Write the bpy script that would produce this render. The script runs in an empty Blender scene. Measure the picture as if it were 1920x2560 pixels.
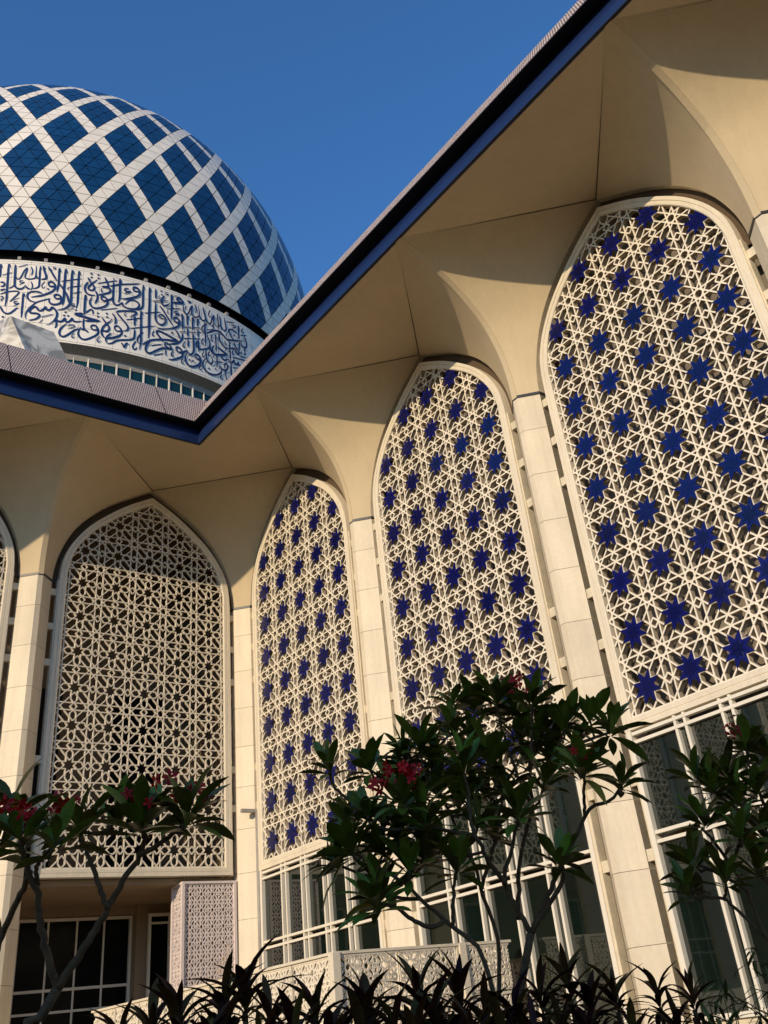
import bpy, bmesh, math, random
from mathutils import Vector, Matrix, noise
R_ = math.radians
scene = bpy.context.scene
C = scene.collection

# ------------------------------------------------------------------ camera
cam_d = bpy.data.cameras.new('camera'); cam = bpy.data.objects.new('camera', cam_d); C.objects.link(cam)
_yaw, _pit, _rol = 0.71207, 0.57679, -0.13179
_f = Vector((math.sin(_yaw)*math.cos(_pit), math.cos(_yaw)*math.cos(_pit), math.sin(_pit)))
_r0 = Vector((math.cos(_yaw), -math.sin(_yaw), 0)); _u0 = _r0.cross(_f)
_r = _r0*math.cos(_rol) + _u0*math.sin(_rol); _u = _u0*math.cos(_rol) - _r0*math.sin(_rol)
_m = Matrix((_r, _u, -_f)).transposed().to_4x4(); _m.translation = Vector((-12.7995, -22.8007, 1.6))
cam.matrix_world = _m
cam_d.sensor_fit = 'HORIZONTAL'; cam_d.sensor_width = 36.0; cam_d.lens = 2377.17/1920*36
cam_d.shift_x = -43.79/1920; cam_d.shift_y = -249.77/1920
cam_d.clip_start = 0.05; cam_d.clip_end = 5000
scene.camera = cam

# ------------------------------------------------------------------ sky and sun
SUN = Vector((-1.0, -0.404, 0.343)).normalized()          # direction towards the sun
el = math.asin(SUN.z)
world = bpy.data.worlds.new('World'); scene.world = world; world.use_nodes = True
nt = world.node_tree; nt.nodes.clear()
wo = nt.nodes.new('ShaderNodeOutputWorld'); bg = nt.nodes.new('ShaderNodeBackground'); sky = nt.nodes.new('ShaderNodeTexSky')
sky.sky_type = 'NISHITA'; sky.sun_disc = False; sky.sun_elevation = el
sky.sun_rotation = math.atan2(SUN.x, SUN.y)
sky.air_density = 1.5; sky.dust_density = 0.5; sky.ozone_density = 10.0; sky.altitude = 0
bg.inputs['Strength'].default_value = 0.15
nt.links.new(sky.outputs[0], bg.inputs[0]); nt.links.new(bg.outputs[0], wo.inputs[0])
sl = bpy.data.lights.new('sun', 'SUN'); sl.energy = 2.85; sl.angle = R_(0.6); sl.color = (1.0, 0.80, 0.54)
so = bpy.data.objects.new('sun', sl); C.objects.link(so); so.location = SUN*200
so.rotation_euler = SUN.to_track_quat('Z', 'Y').to_euler()
vs = scene.view_settings
vs.view_transform = 'Standard'; vs.look = 'None'; vs.exposure = 0.35; vs.gamma = 1.0; vs.use_curve_mapping = False
cy = scene.cycles; cy.max_bounces = 7; cy.diffuse_bounces = 4; cy.glossy_bounces = 3; cy.transmission_bounces = 2; cy.caustics_reflective = False; cy.caustics_refractive = False

# ------------------------------------------------------------------ materials
def mat(name, base, rough=.6, spec=.4, metal=0, var=.06, vscale=1.5, fine=0, fscale=60, bump=0, bscale=40, rnd=0, hue=0, streak=0, ior=0):
    m = bpy.data.materials.new(name); m.use_nodes = True; n = m.node_tree.nodes; L = m.node_tree.links
    b = n['Principled BSDF']
    b.inputs['Roughness'].default_value = rough; b.inputs['Metallic'].default_value = metal
    b.inputs['Specular IOR Level'].default_value = spec
    geo = n.new('ShaderNodeNewGeometry')
    col = None
    def nz(scale, detail=4):
        t = n.new('ShaderNodeTexNoise'); t.inputs['Scale'].default_value = scale; t.inputs['Detail'].default_value = detail
        L.new(geo.outputs['Position'], t.inputs['Vector']); return t.outputs['Fac']
    def rng(src, a, bb, c, d):
        t = n.new('ShaderNodeMapRange'); t.inputs[1].default_value = a; t.inputs[2].default_value = bb
        t.inputs[3].default_value = c; t.inputs[4].default_value = d; L.new(src, t.inputs[0]); return t.outputs[0]
    def mul(a, bb):
        t = n.new('ShaderNodeMath'); t.operation = 'MULTIPLY'; L.new(a, t.inputs[0]); L.new(bb, t.inputs[1]); return t.outputs[0]
    f = rng(nz(vscale), .3, .7, 1-var, 1+var)
    if fine: f = mul(f, rng(nz(fscale, 2), .3, .7, 1-fine, 1+fine))
    if rnd:
        oi = n.new('ShaderNodeObjectInfo'); f = mul(f, rng(oi.outputs['Random'], 0, 1, 1-rnd, 1+rnd))
    if streak:
        mp = n.new('ShaderNodeMapping'); mp.inputs['Scale'].default_value = (5.5, 5.5, .28); L.new(geo.outputs['Position'], mp.inputs[0])
        t = n.new('ShaderNodeTexNoise'); t.inputs['Scale'].default_value = 1.0; t.inputs['Detail'].default_value = 5; t.inputs['Roughness'].default_value = .65
        L.new(mp.outputs[0], t.inputs['Vector']); f = mul(f, rng(t.outputs['Fac'], .42, .72, 1+streak*.25, 1-streak))
    if ior: b.inputs['IOR'].default_value = ior
    hs = n.new('ShaderNodeHueSaturation'); hs.inputs['Color'].default_value = (*base, 1); L.new(f, hs.inputs['Value'])
    if hue:
        oi2 = n.new('ShaderNodeObjectInfo'); L.new(rng(oi2.outputs['Random'], 0, 1, .5-hue, .5+hue), hs.inputs['Hue'])
    L.new(hs.outputs[0], b.inputs['Base Color'])
    if bump:
        bp = n.new('ShaderNodeBump'); bp.inputs['Strength'].default_value = bump; bp.inputs['Distance'].default_value = .01
        L.new(nz(bscale, 3), bp.inputs['Height']); L.new(bp.outputs[0], b.inputs['Normal'])
    return m
M = {}
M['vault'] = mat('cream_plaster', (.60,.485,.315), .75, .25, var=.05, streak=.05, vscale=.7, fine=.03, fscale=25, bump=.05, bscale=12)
M['stone'] = mat('cream_stone', (.70,.605,.45), .5, .35, var=.06, vscale=1.1, streak=.10, fine=.03, fscale=14, rnd=.05, bump=.04, bscale=30)
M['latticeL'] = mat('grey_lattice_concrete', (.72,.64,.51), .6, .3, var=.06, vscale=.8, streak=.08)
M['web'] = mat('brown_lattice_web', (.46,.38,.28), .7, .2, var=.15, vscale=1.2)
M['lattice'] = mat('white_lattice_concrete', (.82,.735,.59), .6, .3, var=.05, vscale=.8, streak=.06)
M['white'] = mat('white_concrete', (.74,.655,.51), .6, .3, var=.05, streak=.09, vscale=.9, fine=.04, fscale=18, bump=.05, bscale=60)
M['tie'] = mat('pale_concrete', (.66,.58,.43), .75, .2, var=.14, vscale=3, fine=.06, fscale=20, bump=.1, bscale=50)
M['gapshade'] = mat('brown_gap_shade', (.10,.07,.045), .8, .1)  # brown that stands in for the shade inside the arch gap
M['seam'] = mat('dark_sealant', (.11,.085,.055), .8, .1)
M['band'] = mat('dark_band', (.035,.035,.04), .4, .4, var=.1)
M['star'] = mat('blue_star_glass', (.003,.006,.10), .2, .5, var=.12, vscale=.8, rnd=.2)
M['starcore'] = mat('dark_blue_glass', (.0014,.0035,.055), .2, .5, rnd=.3)
M['stud'] = mat('steel_stud', (.5,.5,.5), .3, .5, metal=1)
M['fascia'] = mat('blue_fascia', (.010,.024,.092), .35, .5, var=.12, vscale=.6, fine=.05, fscale=8)
M['black'] = mat('black_trim', (.008,.008,.009), .6, .2)
M['glassback'] = mat('grey_glazing', (.20,.17,.135), .35, .35, var=.2, vscale=.5)
M['glass'] = mat('dark_window_glass', (.006,.012,.009), .02, .5, var=.2, vscale=.4, bump=.02, bscale=3, ior=2.1)
M['porchglass'] = mat('black_door_glass', (.004,.005,.005), .12, .3, ior=1.25)
M['alu'] = mat('cream_aluminium', (.78,.72,.60), .45, .4, var=.03)
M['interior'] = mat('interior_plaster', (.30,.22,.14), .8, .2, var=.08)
M['dblue'] = mat('dome_blue_enamel', (.005,.046,.135), .22, .5, metal=.0, var=.06, vscale=.15, rnd=.12)
M['dwhite'] = mat('dome_white_enamel', (.86,.79,.69), .4, .4, var=.04, vscale=.2, rnd=.05)
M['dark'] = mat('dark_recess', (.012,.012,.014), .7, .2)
M['drum'] = mat('drum_white_panel', (.90,.83,.72), .45, .35, var=.03, vscale=.25, rnd=.03)
M['letter'] = mat('lettering_blue', (.010,.034,.13), .4, .4, var=.1)
M['tealglass'] = mat('teal_glass', (.006,.04,.045), .06, .5, var=.2, vscale=.3)
M['bark'] = mat('plumeria_bark', (.13,.078,.038), .85, .2, var=.25, vscale=14, fine=.2, fscale=60, bump=.4, bscale=60)
M['leaf'] = mat('plumeria_leaf', (.125,.150,.014), .40, .28, var=.28, vscale=11, fine=.12, fscale=70, rnd=.5, hue=.035)
M['leafold'] = mat('yellowed_leaf', (.30,.21,.02), .5, .2, var=.3, vscale=14, rnd=.4, hue=.03)
M['flower'] = mat('red_petal', (.55,.004,.006), .5, .3, rnd=.3, var=.1)
M['cord'] = mat('burgundy_leaf', (.080,.030,.010), .55, .15, var=.3, vscale=5, rnd=.6, hue=.05)
M['bamboo'] = mat('bamboo_leaf', (.11,.12,.025), .5, .3, var=.2, vscale=8, rnd=.3)
M['screen'] = mat('pinkish_white_screen', (.72,.62,.58), .6, .3, var=.05)
M['ground'] = mat('paving', (.13,.095,.055), .85, .2, var=.12, vscale=.4, fine=.06)
M['grey'] = mat('grey_metal', (.33,.30,.27), .5, .4, var=.12, vscale=6)

def marble():
    m = bpy.data.materials.new('white_marble'); m.use_nodes = True; n = m.node_tree.nodes; L = m.node_tree.links; b = n['Principled BSDF']
    tc = n.new('ShaderNodeNewGeometry'); t = n.new('ShaderNodeTexNoise'); t.inputs['Scale'].default_value = 1.1; t.inputs['Detail'].default_value = 8
    t.inputs['Distortion'].default_value = 1.6; L.new(tc.outputs['Position'], t.inputs['Vector'])
    r = n.new('ShaderNodeValToRGB'); r.color_ramp.elements[0].position = .42; r.color_ramp.elements[0].color = (.30,.28,.25,1)
    r.color_ramp.elements[1].position = .56; r.color_ramp.elements[1].color = (.66,.62,.56,1)
    L.new(t.outputs['Fac'], r.inputs[0]); L.new(r.outputs[0], b.inputs['Base Color']); b.inputs['Roughness'].default_value = .5
    return m
M['marble'] = marble()
def tilemat():
    m = bpy.data.materials.new('roof_mosaic'); m.use_nodes = True; n = m.node_tree.nodes; L = m.node_tree.links; b = n['Principled BSDF']
    tc = n.new('ShaderNodeTexCoord'); sp = n.new('ShaderNodeSeparateXYZ'); cb = n.new('ShaderNodeCombineXYZ')
    L.new(tc.outputs['Object'], sp.inputs[0]); L.new(sp.outputs[0], cb.inputs[0]); L.new(sp.outputs[2], cb.inputs[1])
    t = n.new('ShaderNodeTexBrick'); L.new(cb.outputs[0], t.inputs['Vector'])
    t.inputs['Color1'].default_value = (.74,.62,.54,1); t.inputs['Color2'].default_value = (.64,.52,.44,1); t.inputs['Mortar'].default_value = (.09,.04,.028,1)
    t.inputs['Scale'].default_value = 1.0; t.inputs['Brick Width'].default_value = .060; t.inputs['Row Height'].default_value = .088
    t.inputs['Mortar Size'].default_value = .012; t.inputs['Mortar Smooth'].default_value = .1; t.offset = 0.5
    L.new(t.outputs['Color'], b.inputs['Base Color']); b.inputs['Roughness'].default_value = .6
    bp = n.new('ShaderNodeBump'); bp.inputs['Strength'].default_value = .5; bp.inputs['Distance'].default_value = .01; bp.invert = True
    L.new(t.outputs['Fac'], bp.inputs['Height']); L.new(bp.outputs[0], b.inputs['Normal'])
    return m
M['tile'] = tilemat()

# ------------------------------------------------------------------ mesh helpers
class MB:
    def __init__(s): s.v = []; s.f = []
    def add(s, vs, fs):
        o = len(s.v); s.v += [tuple(p) for p in vs]; s.f += [tuple(i+o for i in f) for f in fs]
    def box(s, x0, x1, y0, y1, z0, z1):
        s.add([(x0,y0,z0),(x1,y0,z0),(x1,y1,z0),(x0,y1,z0),(x0,y0,z1),(x1,y0,z1),(x1,y1,z1),(x0,y1,z1)],
              [(3,2,1,0),(4,5,6,7),(0,1,5,4),(1,2,6,5),(2,3,7,6),(3,0,4,7)])
    def prism(s, poly, a, b, f):
        """poly: 2-D points; f(u,v,h) -> 3-D; extruded from h=a to h=b"""
        n = len(poly)
        vs = [f(u,v,a) for u,v in poly] + [f(u,v,b) for u,v in poly]
        fs = [tuple(range(n-1,-1,-1)), tuple(range(n,2*n))] + [(i,(i+1)%n,(i+1)%n+n,i+n) for i in range(n)]
        s.add(vs, fs)
    def bar(s, p, q, w, y0, y1):
        """bar between 2-D points p,q (a,z) of width w from depth y0 to y1"""
        dx, dz = q[0]-p[0], q[1]-p[1]; l = math.hypot(dx,dz)
        if l < 1e-5: return
        nx, nz = -dz/l*w/2, dx/l*w/2
        s.prism([(p[0]-nx,p[1]-nz),(q[0]-nx,q[1]-nz),(q[0]+nx,q[1]+nz),(p[0]+nx,p[1]+nz)], y0, y1, lambda u,v,h:(u,h,v))
    def tube(s, pts, r0, r1, seg=7):
        pts = [Vector(p) for p in pts]; n = len(pts); rings = []
        for i,p in enumerate(pts):
            d = (pts[min(i+1,n-1)]-pts[max(i-1,0)]).normalized()
            a = d.cross(Vector((.3,.9,.2))).normalized(); b = d.cross(a); r = r0+(r1-r0)*i/(n-1)
            rings.append([p+(a*math.cos(2*math.pi*k/seg)+b*math.sin(2*math.pi*k/seg))*r for k in range(seg)])
        vs = [v for g in rings for v in g]; fs = []
        for i in range(n-1):
            for k in range(seg): fs.append((i*seg+k, i*seg+(k+1)%seg, (i+1)*seg+(k+1)%seg, (i+1)*seg+k))
        fs.append(tuple(range(seg-1,-1,-1))); fs.append(tuple((n-1)*seg+k for k in range(seg)))
        s.add(vs, fs)
    def grid(s, rows):
        n = len(rows[0]); vs = [p for r in rows for p in r]; fs = []
        for i in range(len(rows)-1):
            for k in range(n-1): fs.append((i*n+k, i*n+k+1, (i+1)*n+k+1, (i+1)*n+k))
        s.add(vs, fs)
    def mesh(s, name, m=None, smooth=False, recalc=True):
        me = bpy.data.meshes.new(name); me.from_pydata(s.v, [], s.f)
        if recalc:
            bm = bmesh.new(); bm.from_mesh(me); bmesh.ops.recalc_face_normals(bm, faces=bm.faces); bm.to_mesh(me); bm.free()
        if m: me.materials.append(M[m] if isinstance(m, str) else m)
        if smooth: me.polygons.foreach_set('use_smooth', [True]*len(me.polygons))
        me.update(); return me
def obj(name, me, parent=None, loc=(0,0,0), rz=0, mw=None):
    o = bpy.data.objects.new(name, me); C.objects.link(o); o.parent = parent
    if mw is not None: o.matrix_local = mw
    else: o.location = loc; o.rotation_euler = (0,0,rz)
    return o
def thing(name, label, cat, loc=(0,0,0), group=None):
    o = bpy.data.objects.new(name, None); C.objects.link(o); o.location = loc; o.empty_display_size = .3
    o['label'] = label; o['category'] = cat
    if group: o['group'] = group
    return o
def structure(o): o['kind'] = 'structure'; return o
def spline(pts, n):
    """Catmull-Rom through 2-D/3-D points, n samples per span"""
    P = [Vector(p) for p in pts]; P = [P[0]*2-P[1]] + P + [P[-1]*2-P[-2]]; out = []
    for i in range(1, len(P)-2):
        a,b,c,d = P[i-1:i+3]
        for k in range(n):
            t = k/n
            out.append(.5*((2*b)+(c-a)*t+(2*a-5*b+4*c-d)*t*t+(3*b-a-3*c+d)*t**3))
    out.append(P[-2]); return out
def resample(pts, n):
    L = [0]
    for a,b in zip(pts, pts[1:]): L.append(L[-1]+(b-a).length)
    out = []; j = 0
    for i in range(n+1):
        t = L[-1]*i/n
        while j < len(L)-2 and L[j+1] < t: j += 1
        k = (t-L[j])/max(1e-9, L[j+1]-L[j]); out.append(pts[j].lerp(pts[j+1], k))
    return out
LETTERING = [
('s',0.14,[-27.62,7.61,-27.49,6.97,-27.39,6.34]),
('f',0.06,[-27.53,7.61,-27.15,7.17]),
('s',0.13,[-26.35,7.63,-26.24,6.81,-26.11,5.81,-26.0,5.01,-25.89,4.22,-25.95,3.62]),
('f',0.07,[-26.26,7.64,-25.84,7.16]),
('s',0.06,[-27.13,6.53,-25.52,6.83]),
('s',0.11,[-27.25,5.83,-26.9,5.87,-26.58,5.77,-26.58,5.55,-26.86,5.47,-27.17,5.5]),
('s',0.11,[-27.06,5.1,-26.26,5.23]),
('s',0.13,[-25.28,7.59,-25.13,6.58,-24.97,5.66,-24.77,5.45,-24.32,5.31,-23.79,5.33,-23.36,5.57,-23.25,5.72]),
('s',0.12,[-23.21,5.58,-22.84,5.39,-22.42,5.38]),
('s',0.12,[-22.07,5.41,-21.55,5.51,-21.22,5.67,-21.2,6.0,-21.31,6.93,-21.38,7.57]),
('s',0.09,[-25.05,5.62,-25.36,5.43,-25.78,5.31]),
('s',0.09,[-25.03,6.54,-24.78,6.26,-24.42,6.23,-24.12,6.5,-23.81,7.0,-23.46,7.31,-23.37,7.34,-23.39,7.02,-23.55,6.63,-23.43,6.38,-22.92,6.29,-22.28,6.36,-21.9,6.56,-22.0,7.61]),
('s',0.09,[-21.76,6.64,-21.56,6.39]),
('s',0.06,[-24.81,7.38,-23.3,7.68]),
('s',0.07,[-22.76,7.46,-22.51,7.13,-22.51,6.87,-22.67,6.64]),
('s',0.13,[-20.9,7.64,-20.62,7.16,-20.29,6.73,-20.3,6.47,-21.0,6.35]),
('f',0.07,[-20.84,7.6,-20.36,7.35]),
('f',0.06,[-21.36,7.61,-21.03,7.21]),
('s',0.13,[-20.1,7.61,-19.53,7.19,-18.51,6.36]),
('f',0.08,[-20.1,7.61,-19.3,7.29]),
('s',0.13,[-18.35,7.62,-18.25,6.76,-18.2,6.01,-18.31,5.3]),
('f',0.07,[-18.29,7.63,-17.92,7.16]),
('s',0.14,[-19.76,5.9,-19.75,6.13,-19.4,6.23,-19.02,6.14,-18.74,5.94,-18.68,5.64,-18.99,5.36,-19.66,5.1,-20.69,4.82,-22.19,4.6]),
('s',0.13,[-19.76,5.9,-19.37,5.78,-18.84,5.82]),
('d',0.14,[-19.74,5.5]),
('s',0.06,[-18.88,7.68,-19.19,7.65,-19.29,7.55,-18.86,7.53,-19.33,7.42]),
('s',0.07,[-23.73,6.11,-24.14,6.09,-24.24,5.98,-23.92,5.92,-23.51,5.97,-24.29,5.68]),
('s',0.06,[-20.37,6.2,-20.73,5.88,-20.7,5.63,-20.48,5.55,-20.24,5.73]),
('s',0.07,[-22.52,6.08,-22.25,5.8,-22.21,5.51,-22.36,5.25]),
('s',0.12,[-20.56,5.06,-21.36,5.17,-22.3,5.1,-22.78,4.83,-22.64,4.47,-22.11,4.24,-21.32,4.17]),
('s',0.09,[-19.21,4.65,-20.07,4.46,-21.21,4.18,-21.74,3.9,-22.26,3.56,-22.59,3.19,-22.65,2.83,-22.5,2.56]),
('s',0.14,[-18.63,4.77,-18.61,4.99,-18.27,5.08,-17.83,5.01,-17.55,4.77,-17.49,4.45,-17.81,4.24,-18.51,4.12,-19.12,4.19,-19.38,4.43,-19.38,4.61]),
('s',0.12,[-18.63,4.77,-18.2,4.69,-17.66,4.73]),
('s',0.13,[-22.07,2.47,-21.17,2.61,-20.63,2.85,-20.62,3.07,-21.11,3.15,-21.87,3.15,-22.14,3.28,-21.96,3.53,-21.53,3.73,-21.17,3.71,-20.88,3.48,-20.46,3.43,-20.02,3.6,-19.77,3.83,-19.66,3.62,-19.29,3.53,-18.96,3.66,-18.76,3.85,-18.3,3.67,-17.95,3.37,-17.94,3.01,-18.23,2.68,-18.76,2.36,-19.32,2.19]),
('s',0.07,[-20.27,2.84,-18.4,3.23]),
('s',0.13,[-23.46,4.94,-23.35,4.08,-23.3,3.37,-23.23,2.67]),
('f',0.07,[-23.36,4.91,-22.96,4.46]),
('s',0.1,[-26.97,4.74,-25.85,4.98,-24.68,5.08,-24.19,5.03,-24.26,4.81,-24.82,4.43,-25.33,4.09]),
('s',0.05,[-25.39,4.09,-23.89,4.49]),
('s',0.07,[-24.13,4.13,-24.56,4.1,-24.65,3.97,-24.29,3.93,-23.88,3.96,-24.7,3.68]),
('s',0.12,[-26.69,3.64,-26.23,3.22,-25.7,2.99,-25.12,3.0,-24.54,3.26,-24.13,3.52,-23.82,3.46]),
('s',0.07,[-26.91,4.49,-26.56,4.53,-26.41,4.39,-26.61,4.25,-26.86,4.31]),
('s',0.06,[-26.49,4.25,-26.74,4.06]),
('d',0.15,[-26.03,2.66]),
('d',0.15,[-25.92,2.35]),
('s',0.1,[-26.25,1.97,-25.52,2.05]),
('s',0.12,[-18.06,2.72,-17.83,2.42,-17.84,2.17,-18.04,2.02]),
('s',0.12,[-17.96,2.8,-17.51,2.65,-17.04,2.69,-16.71,2.78]),
('s',0.05,[-20.46,2.3,-19.95,2.68]),
('s',0.14,[-17.35,7.61,-17.29,6.63,-17.25,5.7,-17.14,4.61,-17.24,4.16]),
('f',0.08,[-17.29,7.62,-16.86,7.12]),
('s',0.14,[-16.28,7.59,-16.2,6.54,-16.1,5.61,-16.0,4.7,-16.22,4.21,-16.83,3.87,-17.87,3.65]),
('f',0.08,[-16.22,7.6,-15.77,7.12]),
('s',0.14,[-15.19,7.62,-15.09,6.64,-15.0,5.71,-14.91,4.61,-15.03,4.02]),
('f',0.08,[-15.13,7.62,-14.7,7.13]),
('s',0.13,[-17.96,6.09,-17.26,5.59,-16.61,5.05,-16.32,4.45]),
('s',0.08,[-17.77,6.39,-14.58,6.93]),
('s',0.08,[-16.52,5.91,-14.53,6.24]),
('s',0.06,[-16.52,5.91,-16.71,5.78,-16.53,5.65]),
('s',0.07,[-15.81,5.38,-14.5,5.65]),
('s',0.07,[-15.35,4.44,-15.76,4.39,-15.86,4.24,-15.25,4.25,-15.95,4.03]),
('s',0.06,[-16.41,3.76,-15.39,3.99]),
('d',0.15,[-15.04,3.87]),
('d',0.15,[-16.62,3.54]),
('d',0.15,[-16.8,3.23]),
('d',0.15,[-16.17,3.24]),
('s',0.13,[-17.92,2.65,-17.55,2.6,-17.03,2.68,-16.61,2.99,-16.5,2.71,-16.13,2.67,-15.74,2.85,-15.51,3.08,-15.38,2.87,-14.83,2.81,-13.93,2.93]),
('s',0.14,[-13.46,3.01,-11.08,3.22]),
('s',0.18,[-15.24,3.46,-13.93,3.65]),
('s',0.18,[-15.24,3.46,-13.82,3.37,-12.58,3.27,-11.08,3.22]),
('s',0.13,[-13.81,5.45,-13.79,4.72,-13.72,3.52]),
('s',0.12,[-13.7,3.2,-13.66,2.56,-13.4,2.23,-12.81,2.01]),
('f',0.07,[-13.71,5.43,-13.41,4.87]),
('s',0.11,[-13.45,3.77,-12.94,4.07,-12.58,4.16,-12.38,4.02,-12.3,3.74]),
('s',0.13,[-13.66,7.12,-13.23,6.79,-12.68,6.47,-12.46,6.27,-12.61,6.03,-13.11,5.97,-13.44,6.09,-13.29,6.37,-12.89,6.64,-12.07,7.11]),
('s',0.13,[-13.54,6.72,-13.92,6.34,-13.99,5.99,-13.69,5.65,-13.04,5.5,-12.22,5.55]),
('s',0.14,[-11.67,5.64,-10.74,5.87,-9.94,6.11,-9.84,6.39,-10.25,6.53,-11.28,6.48]),
('s',0.13,[-11.28,6.52,-10.33,6.63,-10.29,6.83,-10.9,7.48]),
('f',0.06,[-13.66,7.12,-12.93,6.9]),
('d',0.16,[-13.16,7.56]),
('d',0.16,[-13.04,7.23]),
('d',0.16,[-11.98,7.58]),
('d',0.16,[-11.9,7.26]),
('s',0.08,[-12.02,6.74,-8.86,7.4]),
('s',0.1,[-9.95,6.72,-8.23,7.1]),
('s',0.12,[-12.23,5.99,-11.85,5.55,-11.91,5.13,-12.17,4.74]),
('s',0.13,[-11.24,5.32,-11.21,5.51,-10.83,5.59,-10.44,5.49,-10.22,5.29,-10.12,5.04,-10.4,4.75,-11.19,4.48,-12.05,4.34,-12.69,4.46,-12.99,4.76,-12.91,5.1,-12.7,5.35]),
('s',0.13,[-11.24,5.32,-10.78,5.19,-10.21,5.26]),
('s',0.13,[-10.16,5.34,-9.6,5.48,-9.24,5.71]),
('s',0.06,[-11.22,6.34,-11.32,6.1,-11.15,6.01,-10.97,6.14]),
('s',0.07,[-11.16,4.26,-8.35,4.78]),
('d',0.15,[-11.55,3.92]),
('d',0.15,[-11.47,3.61]),
('d',0.15,[-10.12,4.05]),
('d',0.15,[-10.01,3.73]),
('s',0.12,[-10.88,3.6,-10.33,3.26,-9.72,2.93,-9.56,2.7,-9.78,2.46,-10.34,2.4,-10.67,2.54,-10.46,2.82,-9.99,3.12,-9.46,3.4,-9.17,3.65]),
('s',0.12,[-10.62,2.65,-10.76,2.32,-10.59,1.98,-10.19,1.78]),
('s',0.14,[-9.82,1.78,-8.95,1.92,-8.03,2.17,-7.67,2.32]),
('s',0.1,[-9.24,4.19,-8.76,3.92,-8.59,3.61,-8.68,3.24]),
('s',0.14,[-12.45,2.46,-12.42,2.65,-12.0,2.76,-11.55,2.63,-11.26,2.3,-11.34,2.01,-11.86,1.75,-12.67,1.46,-13.37,1.32,-14.0,1.44,-14.35,1.76,-14.28,2.08,-14.03,2.39]),
('s',0.12,[-12.45,2.46,-12.0,2.33,-11.33,2.4]),
('s',0.13,[-14.0,2.18,-13.39,2.2,-12.81,2.01]),
('s',0.13,[-14.34,2.22,-15.0,2.02,-15.71,1.65,-16.43,1.35,-16.96,1.35,-17.25,1.61,-17.14,1.96,-16.72,2.28,-16.28,2.52]),
('s',0.07,[-16.07,2.32,-15.73,2.46,-15.07,2.44,-15.22,2.25,-16.08,2.08]),
('s',0.06,[-14.93,1.78,-15.27,1.55,-15.27,1.34,-15.06,1.32,-14.84,1.48]),
('s',0.07,[-10.91,1.84,-11.31,1.59,-11.31,1.35,-11.05,1.3,-10.77,1.51]),
('s',0.11,[-9.19,2.31,-9.78,1.96,-9.99,1.66,-9.82,1.36]),
('s',0.09,[-9.4,7.59,-9.35,7.45]),
('s',0.14,[-9.35,7.18,-9.3,6.3,-9.27,5.55,-9.1,5.17,-8.63,5.04,-8.12,5.18,-7.76,5.42]),
('s',0.13,[-7.76,5.45,-7.52,5.07]),
('s',0.09,[-9.62,7.26,-8.85,7.4]),
('s',0.11,[-9.03,6.99,-4.83,7.68]),
('s',0.14,[-8.35,7.66,-8.28,6.82,-8.2,5.84,-8.4,5.33]),
('f',0.08,[-8.28,7.63,-7.92,7.14]),
('s',0.1,[-6.72,6.89,-7.26,6.85,-7.43,6.63,-7.02,6.58,-6.36,6.67,-7.52,6.28]),
('s',0.15,[-5.98,6.88,-5.94,7.12,-5.47,7.21,-4.97,7.04,-4.8,6.72,-5.12,6.4,-5.97,6.12,-7.14,5.84,-7.99,5.74]),
('s',0.13,[-5.98,6.88,-5.57,6.83,-4.89,6.9]),
('s',0.13,[-7.76,5.42,-7.46,5.12,-6.72,5.0,-5.66,5.07,-5.01,5.28,-4.77,5.58,-5.13,5.83,-5.95,5.9,-6.6,5.73,-7.22,5.3]),
('s',0.14,[-5.66,5.03,-4.6,5.23,-4.21,5.48,-4.15,5.9,-4.27,7.66]),
('f',0.08,[-4.23,7.62,-3.84,7.14]),
('s',0.16,[-3.11,7.61,-2.98,6.09,-2.93,4.58,-2.86,3.3,-2.94,2.67]),
('f',0.08,[-3.04,7.59,-2.64,7.11]),
('s',0.13,[-1.97,7.61,-1.9,6.65]),
('s',0.13,[-1.87,6.31,-1.86,5.13,-1.79,4.65,-1.34,4.35,-0.63,4.32,-0.08,4.56,0.05,4.89,-0.26,5.21,-0.77,5.28,-1.19,5.13,-1.1,4.96,-0.53,4.94,-0.03,5.02]),
('s',0.09,[-2.48,6.32,0.51,6.87]),
('s',0.09,[-3.75,4.96,-0.86,5.53]),
('s',0.08,[-6.86,3.87,-3.98,4.46]),
('s',0.08,[-6.13,3.14,-1.67,4.04]),
('d',0.15,[-0.92,7.6]),
('d',0.15,[-0.79,7.27]),
('s',0.06,[0.32,7.71,-0.05,7.6,-0.08,7.48,0.47,7.52,-0.18,7.33]),
('s',0.06,[-1.18,7.13,-1.38,6.86,-1.23,6.77,-0.99,6.89]),
('s',0.13,[-0.24,7.22,-0.73,6.89,-0.85,6.56,-0.55,6.27,0.1,6.35,0.82,6.67]),
('s',0.14,[1.26,6.83,1.99,7.01]),
('s',0.13,[-1.11,6.13,-0.22,5.64,0.77,5.01,1.6,4.55]),
('f',0.08,[-1.11,6.1,-0.23,5.79]),
('s',0.15,[0.99,7.6,1.12,6.61,1.12,5.84,1.09,5.11]),
('f',0.09,[1.1,7.62,1.47,7.1]),
('s',0.06,[0.42,5.94,0.36,5.66,0.66,5.66]),
('s',0.13,[-8.54,4.31,-8.3,4.49,-6.82,4.72,-5.37,4.85,-5.22,4.72,-5.6,4.48,-6.24,4.21]),
('s',0.13,[-8.47,4.32,-7.71,3.9,-6.95,3.53,-6.46,3.19,-6.63,2.91,-7.26,2.76]),
('s',0.06,[-7.0,4.55,-7.18,4.34,-7.09,4.2,-6.81,4.28]),
('s',0.1,[-9.23,4.15,-8.74,3.84,-8.57,3.54,-8.66,3.2]),
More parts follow.
